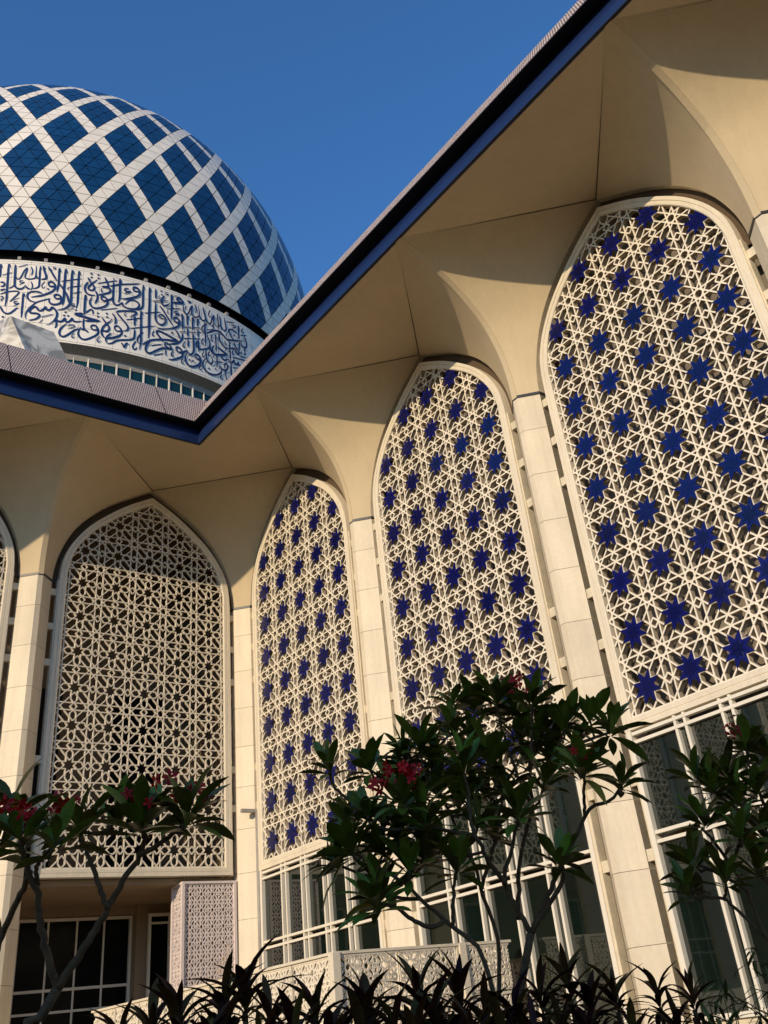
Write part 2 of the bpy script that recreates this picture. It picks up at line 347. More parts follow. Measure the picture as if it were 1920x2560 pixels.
('s',0.13,[-8.67,2.8,-8.61,3.03,-8.2,3.11,-7.8,2.98,-7.48,2.73,-7.48,2.48,-8.02,2.16,-8.94,1.91]),
('s',0.12,[-8.67,2.8,-8.21,2.64,-7.26,2.76]),
('d',0.16,[-6.86,2.36]),
('s',0.13,[-5.46,4.36,-5.37,3.48]),
('s',0.13,[-5.34,3.16,-5.34,2.54,-5.57,2.23,-6.4,2.05,-7.67,1.87,-8.41,1.69,-8.89,1.46,-9.56,1.32,-9.76,1.4]),
('f',0.08,[-5.39,4.36,-5.01,3.87]),
('s',0.13,[-4.45,5.06,-4.35,4.0,-4.25,2.91,-4.21,2.2,-4.37,1.39]),
('f',0.08,[-4.34,5.04,-4.0,4.61]),
('s',0.12,[-7.45,1.63,-7.11,1.46,-6.9,1.27,-6.68,1.62,-6.43,1.72,-6.26,1.6]),
('s',0.11,[-3.86,3.12,-4.56,2.65,-4.79,2.33,-4.7,2.09,-4.42,1.95]),
('s',0.11,[-5.03,2.12,-5.45,1.67,-5.42,1.39,-5.09,1.33,-4.78,1.58]),
('s',0.08,[-1.98,3.55,-2.23,3.21,-2.15,3.01,-1.81,3.13]),
('s',0.15,[-3.89,1.96,-3.24,2.23,-2.45,2.56,-1.09,2.84,0.66,3.09,2.17,3.24]),
('s',0.15,[-0.24,2.76,-0.9,3.09,-1.48,3.4,-1.36,3.61,-0.87,3.65,0.28,3.54,1.44,3.41,2.16,3.42]),
('s',0.1,[-1.52,3.88,-0.11,4.0,2.11,4.5]),
('d',0.16,[1.34,3.87]),
('s',0.14,[-2.64,2.28,-3.22,1.91,-3.32,1.57,-3.03,1.33,-2.36,1.39,-1.36,1.79,-0.48,2.1,0.36,2.24,1.43,2.27]),
('s',0.13,[1.43,2.27,0.9,2.62,0.32,2.74,0.05,2.59,0.28,2.37,1.35,2.33]),
('s',0.08,[-2.41,2.06,-0.47,2.5]),
('s',0.08,[-1.87,1.25,-0.1,1.69]),
('s',0.08,[1.04,2.79,2.18,3.0]),
('s',0.09,[0.29,2.08,0.24,1.78,0.4,1.54]),
('s',0.09,[1.65,2.19,1.31,1.85,1.53,1.74]),
('s',0.16,[1.34,6.83,2.39,7.03,3.46,7.16]),
('s',0.16,[3.46,7.16,2.98,7.46,2.52,7.56,2.14,7.41,2.3,7.21,3.46,7.23]),
('s',0.07,[1.46,7.53,2.28,7.69]),
('s',0.12,[3.35,7.02,3.41,6.52,3.73,6.23,4.11,6.19,4.5,6.46,4.8,6.95,5.11,7.25,5.19,7.23,5.04,6.85,5.13,6.47,5.45,6.26,6.01,6.3,6.49,6.48,6.65,6.83,6.47,7.58]),
('s',0.09,[4.15,7.59,4.7,7.64,4.94,7.59,4.31,7.41]),
('s',0.07,[4.01,7.07,3.78,6.79,4.1,6.7]),
('s',0.05,[2.02,6.8,1.92,6.62,2.14,6.59]),
('s',0.1,[5.7,7.58,5.95,7.23,6.0,6.96,5.88,6.67]),
('s',0.13,[6.65,6.67,6.9,6.41,7.31,6.26,7.89,6.38,7.98,6.63,7.38,7.62]),
('f',0.08,[7.38,7.58,7.89,7.37]),
('s',0.12,[7.89,6.77,8.31,6.35,8.9,6.21,9.25,6.48,9.42,6.87,9.77,7.27,9.9,7.22,9.77,6.75,10.02,6.41,10.64,6.27]),
('s',0.12,[10.65,7.63,10.82,6.79,10.9,6.09]),
('s',0.1,[8.99,7.65,8.65,7.18,8.82,6.98,9.25,6.99]),
('s',0.11,[11.19,7.59,11.36,7.11,11.36,6.71,10.99,6.39]),
('s',0.13,[11.36,6.71,11.8,6.37,12.44,6.32,12.72,6.63,12.55,7.06,12.29,7.65]),
('s',0.08,[12.83,7.33,14.26,7.61]),
('s',0.1,[2.35,6.2,1.83,6.07,1.76,5.9,2.67,5.95,1.63,5.61]),
('s',0.08,[0.06,6.03,2.94,6.55]),
('s',0.15,[1.58,5.14,1.64,5.38,2.08,5.5,2.54,5.35,2.71,5.0,2.35,4.67,1.47,4.36,0.61,4.14]),
('s',0.14,[1.58,5.14,2.03,5.03,2.63,5.1]),
('s',0.12,[1.92,4.29,2.53,3.91,2.85,3.52]),
('s',0.14,[3.12,6.08,3.27,5.22,3.33,4.47]),
('s',0.14,[3.35,4.17,3.33,3.72,2.86,3.3,2.13,2.99,0.7,2.71]),
('f',0.09,[3.19,6.05,3.6,5.59]),
('s',0.13,[4.15,6.16,4.27,5.11]),
('s',0.13,[4.31,4.85,4.38,4.03]),
('s',0.13,[4.43,3.77,4.48,3.45,4.41,3.06]),
('f',0.09,[4.27,6.11,4.68,5.61]),
('s',0.14,[5.25,6.15,5.33,4.85]),
('s',0.15,[5.41,4.56,5.56,3.39,5.54,2.82,5.16,2.5,4.7,2.41,4.31,2.56,4.31,2.75]),
('f',0.09,[5.37,6.13,5.78,5.6]),
('s',0.13,[6.29,6.2,6.39,5.41]),
('s',0.13,[6.43,5.15,6.49,4.39]),
('s',0.13,[6.53,4.14,6.63,3.4,6.59,2.99]),
('f',0.09,[6.42,6.19,6.79,5.68]),
('s',0.09,[3.62,4.83,5.08,5.11]),
('s',0.09,[5.6,5.17,7.0,5.4]),
('s',0.09,[2.74,4.2,4.1,4.46]),
('s',0.09,[4.63,4.55,6.2,4.79]),
('s',0.1,[6.68,4.89,7.08,4.93]),
('s',0.09,[3.66,3.76,5.19,4.05]),
('s',0.09,[5.74,4.13,7.01,4.35]),
('d',0.16,[1.35,3.91]),
('s',0.16,[0.65,3.51,1.67,3.39,2.48,3.31]),
('s',0.16,[0.67,3.07,2.49,3.27]),
('s',0.11,[8.4,6.14,7.48,5.71,7.24,5.39,7.41,5.11,7.74,4.99]),
('s',0.14,[7.81,6.13,7.9,5.37,7.99,4.62,8.04,3.79]),
('s',0.14,[8.12,3.47,8.16,2.95,8.41,2.52,8.99,2.34,9.4,2.45,9.57,2.75,9.24,2.98]),
('s',0.17,[8.23,5.13,9.16,5.48,10.19,5.82,11.16,5.92,11.97,5.74,12.69,5.55,13.53,5.61,14.87,5.87,16.77,6.26]),
('s',0.08,[8.32,5.53,9.67,5.86,9.85,6.1,9.68,6.26,9.42,6.12,9.85,6.02]),
('s',0.1,[9.5,5.28,9.24,4.8,9.5,4.63,9.75,4.79]),
('s',0.1,[7.58,4.54,7.22,4.12,7.34,3.88,7.67,4.02]),
('s',0.09,[3.9,3.53,3.46,3.08,3.62,2.88,3.99,3.06]),
('s',0.09,[1.59,2.17,1.28,1.83,1.47,1.68,1.75,1.83]),
('s',0.09,[3.51,1.8,3.23,1.46,3.39,1.31,3.68,1.43]),
('s',0.09,[7.67,3.27,7.35,2.83,7.52,2.64,7.76,2.84]),
('s',0.1,[8.91,3.51,8.66,3.2,8.82,3.05,9.11,3.18]),
('s',0.09,[7.05,1.82,6.74,1.5,6.9,1.32,7.13,1.47]),
('s',0.08,[12.99,6.21,12.75,5.92,13.02,5.88]),
('s',0.13,[6.45,4.08,6.14,3.76,6.23,3.44,6.87,3.34,7.91,3.54,8.82,3.88,8.91,4.43,8.4,4.97]),
('s',0.17,[8.99,3.99,9.24,3.62,10.0,3.44,11.3,3.67,13.01,4.0]),
('s',0.18,[13.01,4.0,11.75,4.15,10.61,4.32]),
('s',0.13,[10.0,3.36,9.58,3.65,9.58,4.03,10.01,4.31]),
('s',0.13,[10.15,5.42,10.31,4.53,10.39,3.74]),
('f',0.08,[10.19,5.43,10.62,4.94]),
('s',0.13,[10.51,3.39,10.5,2.26]),
('s',0.15,[10.98,5.68,11.15,5.09,11.76,4.73,12.48,4.61,13.22,4.68]),
('s',0.1,[12.32,5.27,12.62,4.84]),
('s',0.07,[12.66,4.5,12.47,4.26]),
('s',0.15,[11.48,3.63,11.74,3.38,12.45,3.38,13.0,3.65]),
('s',0.15,[2.16,2.41,2.22,2.64,2.66,2.71,3.11,2.57,3.42,2.33,3.36,1.99,2.63,1.69,1.49,1.36,0.78,1.31]),
('s',0.14,[2.16,2.41,2.61,2.27,3.42,2.37,4.31,2.75]),
('s',0.16,[5.86,2.37,5.93,2.6,6.4,2.69,6.88,2.45,6.96,2.06,6.5,1.72,5.49,1.39,4.58,1.37,4.04,1.64,3.95,2.02,4.24,2.41]),
('s',0.14,[5.86,2.37,6.33,2.27,6.88,2.34]),
('d',0.17,[4.79,1.88]),
('d',0.17,[5.48,1.9]),
('d',0.17,[8.78,1.83]),
('d',0.16,[10.24,2.06]),
('d',0.15,[9.74,3.16]),
('s',0.09,[10.08,2.74,11.99,3.06]),
('s',0.09,[12.92,7.38,14.85,7.68]),
('s',0.1,[13.96,7.28,14.93,7.4,15.03,7.3,14.14,6.99]),
('s',0.15,[15.74,7.63,15.84,6.69,15.86,6.22]),
('s',0.15,[15.95,5.96,15.95,5.13]),
('f',0.09,[15.78,7.61,16.21,7.1]),
('s',0.1,[16.96,7.65,16.63,7.29,16.93,7.18,17.25,7.4]),
('s',0.1,[16.29,6.78,17.97,7.13]),
('s',0.15,[15.39,6.74,14.52,6.86,13.65,6.73,13.37,6.54,13.64,6.25,14.2,5.98,14.67,5.9]),
('d',0.18,[14.69,6.38]),
('s',0.16,[17.32,6.85,17.71,6.51,17.89,6.11,17.56,5.79,16.94,5.72,16.45,5.92,16.35,6.1]),
('s',0.16,[14.56,5.63,14.84,5.27,15.41,5.12,15.79,4.86,15.58,4.62,15.1,4.7,14.82,4.99,13.87,4.85,13.21,4.7]),
('s',0.15,[13.47,5.42,13.53,4.58,13.68,3.61]),
('d',0.21,[17.33,5.46]),
('d',0.21,[17.41,5.12]),
('s',0.07,[16.6,5.15,16.24,4.96,16.59,4.97,16.18,4.81]),
('s',0.09,[16.07,4.59,17.91,4.81]),
('s',0.12,[14.17,4.03,17.99,4.51]),
('s',0.09,[14.17,3.02,15.61,3.27]),
('s',0.16,[13.09,3.64,13.54,3.43,14.1,3.51,14.49,3.79,14.76,3.54,15.34,3.6,15.54,3.83,15.82,3.59,16.42,3.69,17.35,4.13]),
('s',0.14,[11.1,2.58,11.54,2.37,12.33,2.34,12.87,2.61,12.97,2.93,12.53,3.06,12.25,2.85,12.33,2.42]),
('s',0.15,[11.53,2.33,11.44,1.98,10.75,1.62,9.65,1.4,8.57,1.38,7.85,1.57,7.44,1.93,7.68,2.35,8.08,2.61]),
('s',0.12,[12.51,2.31,12.45,1.92,12.75,1.54,13.11,1.43]),
('s',0.14,[13.72,3.32,13.78,2.54,13.85,1.92]),
('s',0.09,[11.61,1.83,11.3,1.47,11.6,1.34,11.96,1.53]),
('s',0.08,[15.01,2.88,14.63,2.68,15.0,2.69,14.62,2.49]),
('s',0.09,[14.34,4.76,14.14,4.44,14.32,4.33,14.61,4.51]),
]
TREES = {
 'left': ([([[-11.021,-17.492,1.736],[-10.982,-17.509,1.837],[-10.91,-17.542,1.973]],0.042,0.038),([[-10.91,-17.542,1.973],[-10.98,-17.565,2.109],[-11.042,-17.596,2.267],[-11.075,-17.636,2.373],[-11.139,-17.665,2.466],[-11.182,-17.699,2.536],[-11.216,-17.734,2.59]],0.032,0.02),([[-10.91,-17.542,1.973],[-10.822,-17.606,2.125],[-10.733,-17.678,2.29],[-10.671,-17.743,2.433],[-10.632,-17.79,2.503],[-10.617,-17.832,2.591],[-10.645,-17.849,2.644]],0.034,0.018),([[-10.739,-17.693,2.288],[-10.785,-17.655,2.426],[-10.832,-17.618,2.551],[-10.856,-17.584,2.638],[-10.862,-17.553,2.693]],0.022,0.016),([[-10.645,-17.822,2.505],[-10.572,-17.918,2.55],[-10.523,-18.007,2.597],[-10.507,-18.078,2.631]],0.022,0.016),([[-11.08,-17.64,2.41],[-11.113,-17.693,2.476],[-11.115,-17.75,2.504],[-11.074,-17.828,2.558],[-11.029,-17.902,2.582]],0.018,0.014),([[-11.177,-17.139,1.951],[-11.125,-17.282,2.216],[-11.125,-17.4,2.32],[-11.116,-17.52,2.4],[-11.125,-17.635,2.471]],0.03,0.022),([[-11.125,-17.282,2.216],[-11.161,-17.257,2.38],[-11.183,-17.24,2.54],[-11.179,-17.221,2.624]],0.022,0.016)],
  [([-11.218,-17.736,2.605],14,1,0.9),([-10.647,-17.852,2.66],16,1,1.0),([-10.862,-17.553,2.693],14,1,0.95),([-10.504,-18.081,2.638],15,1,1.0),([-11.092,-17.876,2.563],9,0,0.8),([-11.184,-17.225,2.656],14,0,1.0),([-11.195,-17.458,2.773],12,0,0.95),([-10.645,-17.536,2.734],8,0,0.75)]),
 'centre': ([([[-8.628,-18.089,1.306],[-8.554,-18.146,1.587],[-8.435,-18.276,2.013]],0.045,0.038),([[-8.435,-18.276,2.013],[-8.361,-18.519,2.238],[-8.433,-18.605,2.34]],0.028,0.018),([[-8.435,-18.276,2.013],[-8.552,-18.243,2.276],[-8.54,-18.327,2.434],[-8.529,-18.419,2.604]],0.028,0.016),([[-8.563,-18.255,2.274],[-8.673,-18.261,2.403],[-8.771,-18.281,2.527],[-8.91,-18.249,2.556],[-9.061,-18.214,2.594]],0.024,0.015),([[-8.754,-18.263,2.531],[-8.74,-18.233,2.65],[-8.714,-18.221,2.779],[-8.706,-18.196,2.915]],0.02,0.014),([[-8.435,-18.276,2.013],[-8.278,-18.444,2.325],[-8.175,-18.563,2.523],[-8.105,-18.635,2.63],[-8.019,-18.708,2.649],[-7.957,-18.77,2.725]],0.028,0.015),([[-8.143,-18.594,2.574],[-8.195,-18.676,2.68],[-8.252,-18.756,2.786]],0.018,0.014),([[-8.799,-18.204,1.321],[-8.76,-18.23,1.598],[-8.779,-18.224,1.92],[-8.851,-18.17,2.028],[-8.926,-18.116,2.114],[-9.035,-18.044,2.24],[-9.086,-18.014,2.312],[-9.077,-18.032,2.382]],0.042,0.015),([[-8.926,-18.116,2.114],[-9.025,-18.098,2.09],[-9.151,-18.069,2.144],[-9.224,-18.081,2.188],[-9.337,-18.064,2.222]],0.022,0.015),([[-9.035,-18.044,2.24],[-9.067,-17.978,2.251],[-9.105,-17.909,2.27],[-9.141,-17.844,2.298]],0.018,0.014),([[-8.901,-18.135,2.09],[-8.91,-18.182,2.189],[-8.923,-18.231,2.303],[-8.936,-18.273,2.36]],0.02,0.014),([[-8.491,-17.808,1.338],[-8.406,-17.876,1.714],[-8.379,-17.916,1.996],[-8.436,-17.898,2.294],[-8.455,-17.9,2.419],[-8.527,-17.873,2.612],[-8.585,-17.86,2.781],[-8.63,-17.847,2.88]],0.036,0.015),([[-8.436,-17.898,2.294],[-8.355,-17.96,2.502],[-8.291,-18.015,2.705],[-8.253,-18.043,2.86]],0.022,0.014),([[-8.143,-17.873,2.125],[-8.096,-17.93,2.46],[-8.014,-18.037,2.756],[-8.006,-18.069,2.977],[-7.954,-18.146,3.17]],0.026,0.014),([[-8.014,-18.037,2.756],[-8.079,-18.011,2.988],[-8.132,-18.009,3.223],[-8.171,-18.023,3.434]],0.022,0.014),([[-8.023,-18.086,2.972],[-8.036,-18.177,3.183],[-8.062,-18.256,3.373]],0.018,0.014),([[-8.02,-18.143,2.908],[-7.939,-18.274,3.058],[-7.906,-18.357,3.195]],0.018,0.014),([[-7.903,-18.319,3.075],[-7.833,-18.478,3.088],[-7.777,-18.629,3.102]],0.018,0.014),([[-9.044,-17.732,2.681],[-9.201,-17.658,2.85],[-9.266,-17.63,2.916],[-9.3,-17.622,2.976],[-9.319,-17.626,3.04]],0.018,0.014),([[-8.999,-18.137,2.61],[-9.085,-17.985,2.618],[-9.142,-17.864,2.653],[-9.163,-17.781,2.726]],0.018,0.014),([[-8.693,-17.916,2.838],[-8.772,-17.89,2.987],[-8.798,-17.905,3.106]],0.016,0.013),([[-8.768,-17.852,2.826],[-8.932,-17.752,2.94],[-9.049,-17.69,3.036]],0.016,0.013),([[-8.253,-18.034,2.824],[-8.341,-18.052,2.941],[-8.392,-18.097,3.016]],0.016,0.013),([[-9.086,-18.014,2.312],[-9.188,-17.892,2.428],[-9.295,-17.773,2.537]],0.016,0.013)],
  [([-8.437,-18.602,2.34],13,0,0.85),([-8.529,-18.425,2.625],15,0,1.0),([-9.076,-18.207,2.616],15,0,1),([-8.706,-18.202,2.937],14,0,1),([-7.953,-18.779,2.739],10,0,0.85),([-8.255,-18.756,2.797],16,1,1),([-9.081,-18.031,2.393],13,0,0.95),([-9.354,-18.053,2.23],14,0,1),([-9.15,-17.84,2.32],11,0,0.9),([-8.936,-18.275,2.37],13,0,0.95),([-8.631,-17.85,2.892],15,0,1),([-8.253,-18.046,2.871],14,0,1),([-7.954,-18.15,3.183],14,0,1),([-8.173,-18.031,3.459],15,1,1),([-8.059,-18.264,3.385],14,1,1),([-7.903,-18.365,3.207],14,0,1),([-7.773,-18.637,3.113],14,0,1),([-9.319,-17.628,3.046],12,0,0.8),([-9.167,-17.78,2.738],13,0,0.95),([-8.799,-17.911,3.13],14,0,1),([-9.056,-17.688,3.049],13,0,0.95),([-8.392,-18.1,3.028],13,0,1),([-9.305,-17.768,2.548],14,0,1),([-9.21,-18.194,2.736],13,2,0.95),([-8.572,-18.108,2.634],10,0,0.9),([-8.134,-18.3,2.841],12,0,1),([-7.791,-18.495,3.217],11,0,0.95),([-8.87,-17.658,2.891],10,0,0.9),([-8.516,-17.92,3.248],12,0,0.95),([-8.773,-17.638,3.024],11,0,0.95),([-8.347,-17.919,3.207],12,0,0.95),([-7.993,-17.983,3.239],11,0,0.95),([-8.469,-17.969,2.808],10,0,0.9),([-9.316,-17.628,2.497],9,0,0.9),([-8.815,-18.008,2.515],12,0,0.95),([-8.828,-17.863,2.498],12,0,0.95),([-9.081,-17.801,2.531],12,0,0.95),([-8.944,-17.796,2.623],12,0,0.95),([-8.592,-17.988,2.776],12,0,0.95),([-8.192,-17.825,2.874],12,0,0.95),([-8.652,-17.875,3.046],12,0,0.95),([-8.819,-17.767,3.141],12,0,0.9),([-8.399,-17.827,3.473],11,0,0.9),([-8.206,-17.854,3.454],12,0,0.95),([-7.931,-17.962,3.416],12,0,0.95),([-7.814,-18.115,3.08],12,0,0.95),([-8.308,-17.936,2.625],11,0,0.9),([-8.906,-17.593,2.735],11,0,0.9),([-8.644,-17.705,2.887],12,0,0.95),([-9.094,-17.464,2.759],10,0,0.85),([-7.86,-17.926,3.1],12,0,0.95),([-7.776,-18.317,3.109],11,0,0.9)]),
 'right': ([([[-6.384,-18.401,1.028],[-6.351,-18.502,1.662],[-6.454,-18.448,1.89],[-6.523,-18.463,2.166],[-6.612,-18.448,2.328],[-6.706,-18.431,2.482],[-6.788,-18.423,2.57]],0.05,0.016),([[-6.454,-18.448,1.89],[-6.565,-18.389,2.034],[-6.659,-18.355,2.134],[-6.763,-18.3,2.156],[-6.866,-18.254,2.207]],0.022,0.014),([[-6.612,-18.448,2.328],[-6.66,-18.571,2.413],[-6.724,-18.666,2.468]],0.018,0.014),([[-6.564,-18.492,2.163],[-6.618,-18.372,2.267],[-6.653,-18.278,2.337],[-6.678,-18.196,2.384]],0.02,0.014),([[-6.659,-18.355,2.134],[-6.686,-18.409,2.189],[-6.728,-18.444,2.236]],0.016,0.013),([[-6.226,-18.419,1.663],[-6.212,-18.509,2.058],[-6.228,-18.597,2.475],[-6.272,-18.626,2.694],[-6.314,-18.632,2.784]],0.03,0.015),([[-6.27,-18.624,2.469],[-6.391,-18.56,2.604],[-6.471,-18.558,2.715]],0.02,0.014),([[-6.21,-18.586,2.705],[-6.295,-18.602,2.897],[-6.353,-18.663,3.07]],0.02,0.014),([[-6.349,-18.533,2.61],[-6.475,-18.445,2.763],[-6.554,-18.415,2.849],[-6.634,-18.382,2.924]],0.018,0.013),([[-6.275,-18.55,2.054],[-6.325,-18.493,2.211],[-6.344,-18.476,2.278]],0.018,0.014)],
  [([-6.353,-18.671,3.092],15,1,0.95),([-6.637,-18.381,2.936],13,0,0.9),([-6.655,-18.5,2.826],13,0,0.9),([-6.474,-18.557,2.727],14,0,0.95),([-6.782,-18.44,2.611],13,0,0.95),([-6.723,-18.67,2.478],12,0,0.9),([-6.682,-18.191,2.385],13,0,0.9),([-6.727,-18.447,2.246],11,0,0.85),([-6.876,-18.241,2.209],11,0,0.85),([-6.346,-18.474,2.289],14,0,1),([-6.314,-18.633,2.789],14,0,1),([-6.109,-18.661,3.048],14,0,1),([-6.347,-18.442,2.934],12,0,0.9),([-6.222,-18.521,2.512],14,0,1)]),
}
CORDYLINES = [([-10.782,-18.01,1.753],0.8),([-10.574,-17.883,1.775],0.9),([-10.511,-18.024,1.783],1.05),([-10.525,-18.349,1.693],0.85),([-10.232,-17.943,1.841],1.0),([-10.096,-17.904,1.877],1.2),([-10.14,-18.219,1.746],0.95),([-10.202,-18.528,1.652],0.9),([-9.849,-18.162,1.752],1.0),([-9.922,-18.47,1.647],0.85),([-9.704,-18.378,1.731],0.95),([-9.777,-18.693,1.649],0.95),([-9.436,-18.453,1.78],1.1),([-9.57,-18.726,1.661],1.0),([-9.213,-18.502,1.735],1.15),([-9.256,-18.726,1.627],1.0),([-9.012,-18.676,1.637],1.0),([-8.778,-18.622,1.702],0.95),([-8.528,-18.59,1.743],1.0),([-8.604,-18.796,1.639],0.95),([-8.368,-18.756,1.67],0.85),([-8.864,-18.817,1.564],0.95),([-8.071,-18.791,1.665],0.8),([-7.959,-18.926,1.635],0.85),([-8.182,-18.97,1.513],0.8),([-10.379,-18.54,1.639],0.9),([-10.659,-18.393,1.659],0.9),([-10.371,-18.203,1.674],1.0),([-10.079,-18.606,1.607],1.0),([-9.898,-18.606,1.605],1.0),([-9.703,-18.749,1.593],1.05),([-9.464,-18.682,1.584],1.05),([-9.51,-18.903,1.551],1.0),([-9.337,-18.922,1.534],1.0),([-9.16,-18.948,1.532],1.0),([-8.775,-18.908,1.517],0.95),([-8.477,-18.935,1.489],0.8)]
BAMBOOS = [([-7.5,-19.037,1.661],1.0),([-7.761,-19.019,1.53],0.8),([-7.913,-18.987,1.49],0.7)]
# ------------------------------------------------------------------ setting: ground and terrace
g = MB(); g.add([(-900,-900,0),(900,-900,0),(900,900,0),(-900,900,0)], [(0,1,2,3)])
structure(obj('ground', g.mesh('ground','ground')))
g = MB(); g.box(-3.95, 0.5, -9.4, -.4, .004, 1.7); g.box(-34, 0.5, -.4, 6, .004, 1.7)
structure(obj('terrace', g.mesh('terrace','stone')))

# ------------------------------------------------------------------ the arcaded hall: two wings meeting in an inner corner
PIT, S0 = 6.0, 2.93            # bay pitch, corner to first bay centre
ZS, ZA, ZE = 12.22, 15.46, 15.43
EAVE, NOSE, HN, HO = 2.92, .32, .065, 2.60
HRP, HLP = math.pi/2, math.pi  # wing rotations: bay-local (a along wall, o outward as -y after turning) -> world
hall = thing('mosque_hall', 'cream arcaded mosque hall with pointed lattice arches under a deep blue edged eave', 'building')
def place(wing, s): return ((0,-s,0), HRP) if wing == 'R' else ((-s,0,0), HLP)   # local x = a, local y = outward o
OUT = spline([(2.60,12.22),(2.585,12.5),(2.5,12.93),(2.30,13.46),(2.03,13.92),(1.62,14.38),(1.1,14.8),(.55,15.14),(0,15.46)], 5)
OUT = resample(OUT, 28)
FRO = resample(spline([(2.42,12.22),(2.40,12.6),(2.33,12.98),(2.12,13.44),(1.74,13.95),(1.22,14.42),(.66,14.83),(0,15.21)], 5), 28)
FRI = resample(spline([(2.23,12.22),(2.22,12.6),(2.08,13.13),(1.80,13.6),(1.42,14.02),(.9,14.43),(.44,14.74),(0,14.98)], 5), 28)
RIB = resample(spline([(.32,12.22),(.33,12.6),(.38,13.0),(.50,13.45),(.75,14.0),(1.1,14.42),(1.5,14.78),(2.0,15.10),(2.5,15.33),(2.92,15.43)], 5), 28)
NT = 28

def half_vault(sg):
    rows = []
    for t in range(NT+1):
        A = Vector((sg*OUT[t].x, 0, OUT[t].y)); B = Vector((sg*(3.0-HN), RIB[t].x, RIB[t].y))
        rows.append([A.lerp(B, k/14) for k in range(15)])
    b = MB(); b.grid(rows); return b.mesh('vault_panel','vault',True,False)
def fix_normals_down(me): return me
VH = {1: half_vault(1), -1: half_vault(-1)}
b = MB(); b.add([(0,0,ZA),(3.0,EAVE,ZE),(-3.0,EAVE,ZE)], [(0,1,2)]); SOF = b.mesh('soffit_panel','vault')
b = MB()
for t in range(NT):
    k0, k1 = t/NT, (t+1)/NT
    if False: continue
    p, q = RIB[t], RIB[t+1]; d = (q-p).normalized(); n = Vector((-d.y, d.x)); 
    if n.x < 0: n = -n
    e = .012
    vs = []
    for P_ in (p, q):
        for s_, h in ((-1,0),(1,0),(1,-.05),(-1,-.05)):
            vs.append((s_*(HN+.002), P_.x+e-h*0 if h == 0 else P_.x-.05, P_.y-.004 if h == 0 else P_.y+.05))
    b.add(vs, [(0,1,5,4),(1,2,6,5),(3,0,4,7)])
RIBM = b.mesh('rib','vault',False)
# seam strips (dark joints) between apex and rib ends
def strip(b, p, q, w, off=(0,0,-.004)):
    p, q, off = Vector(p), Vector(q), Vector(off); d = (q-p).normalized(); n = d.cross(Vector((0,0,1))).normalized()*w/2
    b.add([p-n+off,q-n+off,q+n+off,p+n+off], [(0,1,2,3)])
def seam(sg):
    b = MB(); strip(b, (0,.02,ZA), (sg*2.97,EAVE-.04,ZE), .024, (0,0,-.012)); return b.mesh('seam','seam')
SEAM = {1: seam(1), -1: seam(-1)}
# reveal: the edge of the vault turned inwards
def reveal(depth, zlow):
    pts = [Vector((2.6,zlow))] + OUT; full = pts + [Vector((-p.x,p.y)) for p in reversed(pts[:-1])]
    b = MB(); b.grid([[(p.x,0.0,p.y) for p in full],[(p.x,-depth,p.y) for p in full]]); return b.mesh('reveal','tie')
REV = {'R': reveal(.40, 1.3), 'L': reveal(.16, 12.0)}
# dark sheet from vault edge to frame, the gap's shade put into its colour
b = MB(); OO = OUT + [Vector((-p.x,p.y)) for p in reversed(OUT[:-1])]; FF = FRI + [Vector((-p.x,p.y)) for p in reversed(FRI[:-1])]
b.grid([[(p.x,-.155,p.y) for p in OO],[(p.x,-.155,p.y) for p in FF]]); GAPSHADE = b.mesh('gap_shade','gapshade')
# frame of each panel
def loop(f, zb0=5.32, zb1=5.50):
    pts = [FRO[i].lerp(FRI[i], f) for i in range(NT+1)]
    zb = zb0+(zb1-zb0)*f; low = [Vector((pts[0].x, zb)), Vector((pts[0].x, 9.0))]
    right = low + pts
    return right + [Vector((-p.x,p.y)) for p in reversed(right[:-1])]
def ringmesh(prof):
    b = MB(); loops = [[(p.x,o,p.y) for p in loop(f)] for f,o in prof]; n = len(loops[0])
    vs = [v for l in loops for v in l]; fs = []
    for i in range(len(loops)-1):
        for k in range(n): fs.append((i*n+k, i*n+(k+1)%n, (i+1)*n+(k+1)%n, (i+1)*n+k))
    b.add(vs, fs); return b.mesh('panel_frame','white')
FRAME = ringmesh([(0,-.16),(0,.05),(.42,.05),(.44,.035),(.50,.035),(.52,.045),(.9,.045),(1,.03),(1,-.16)])

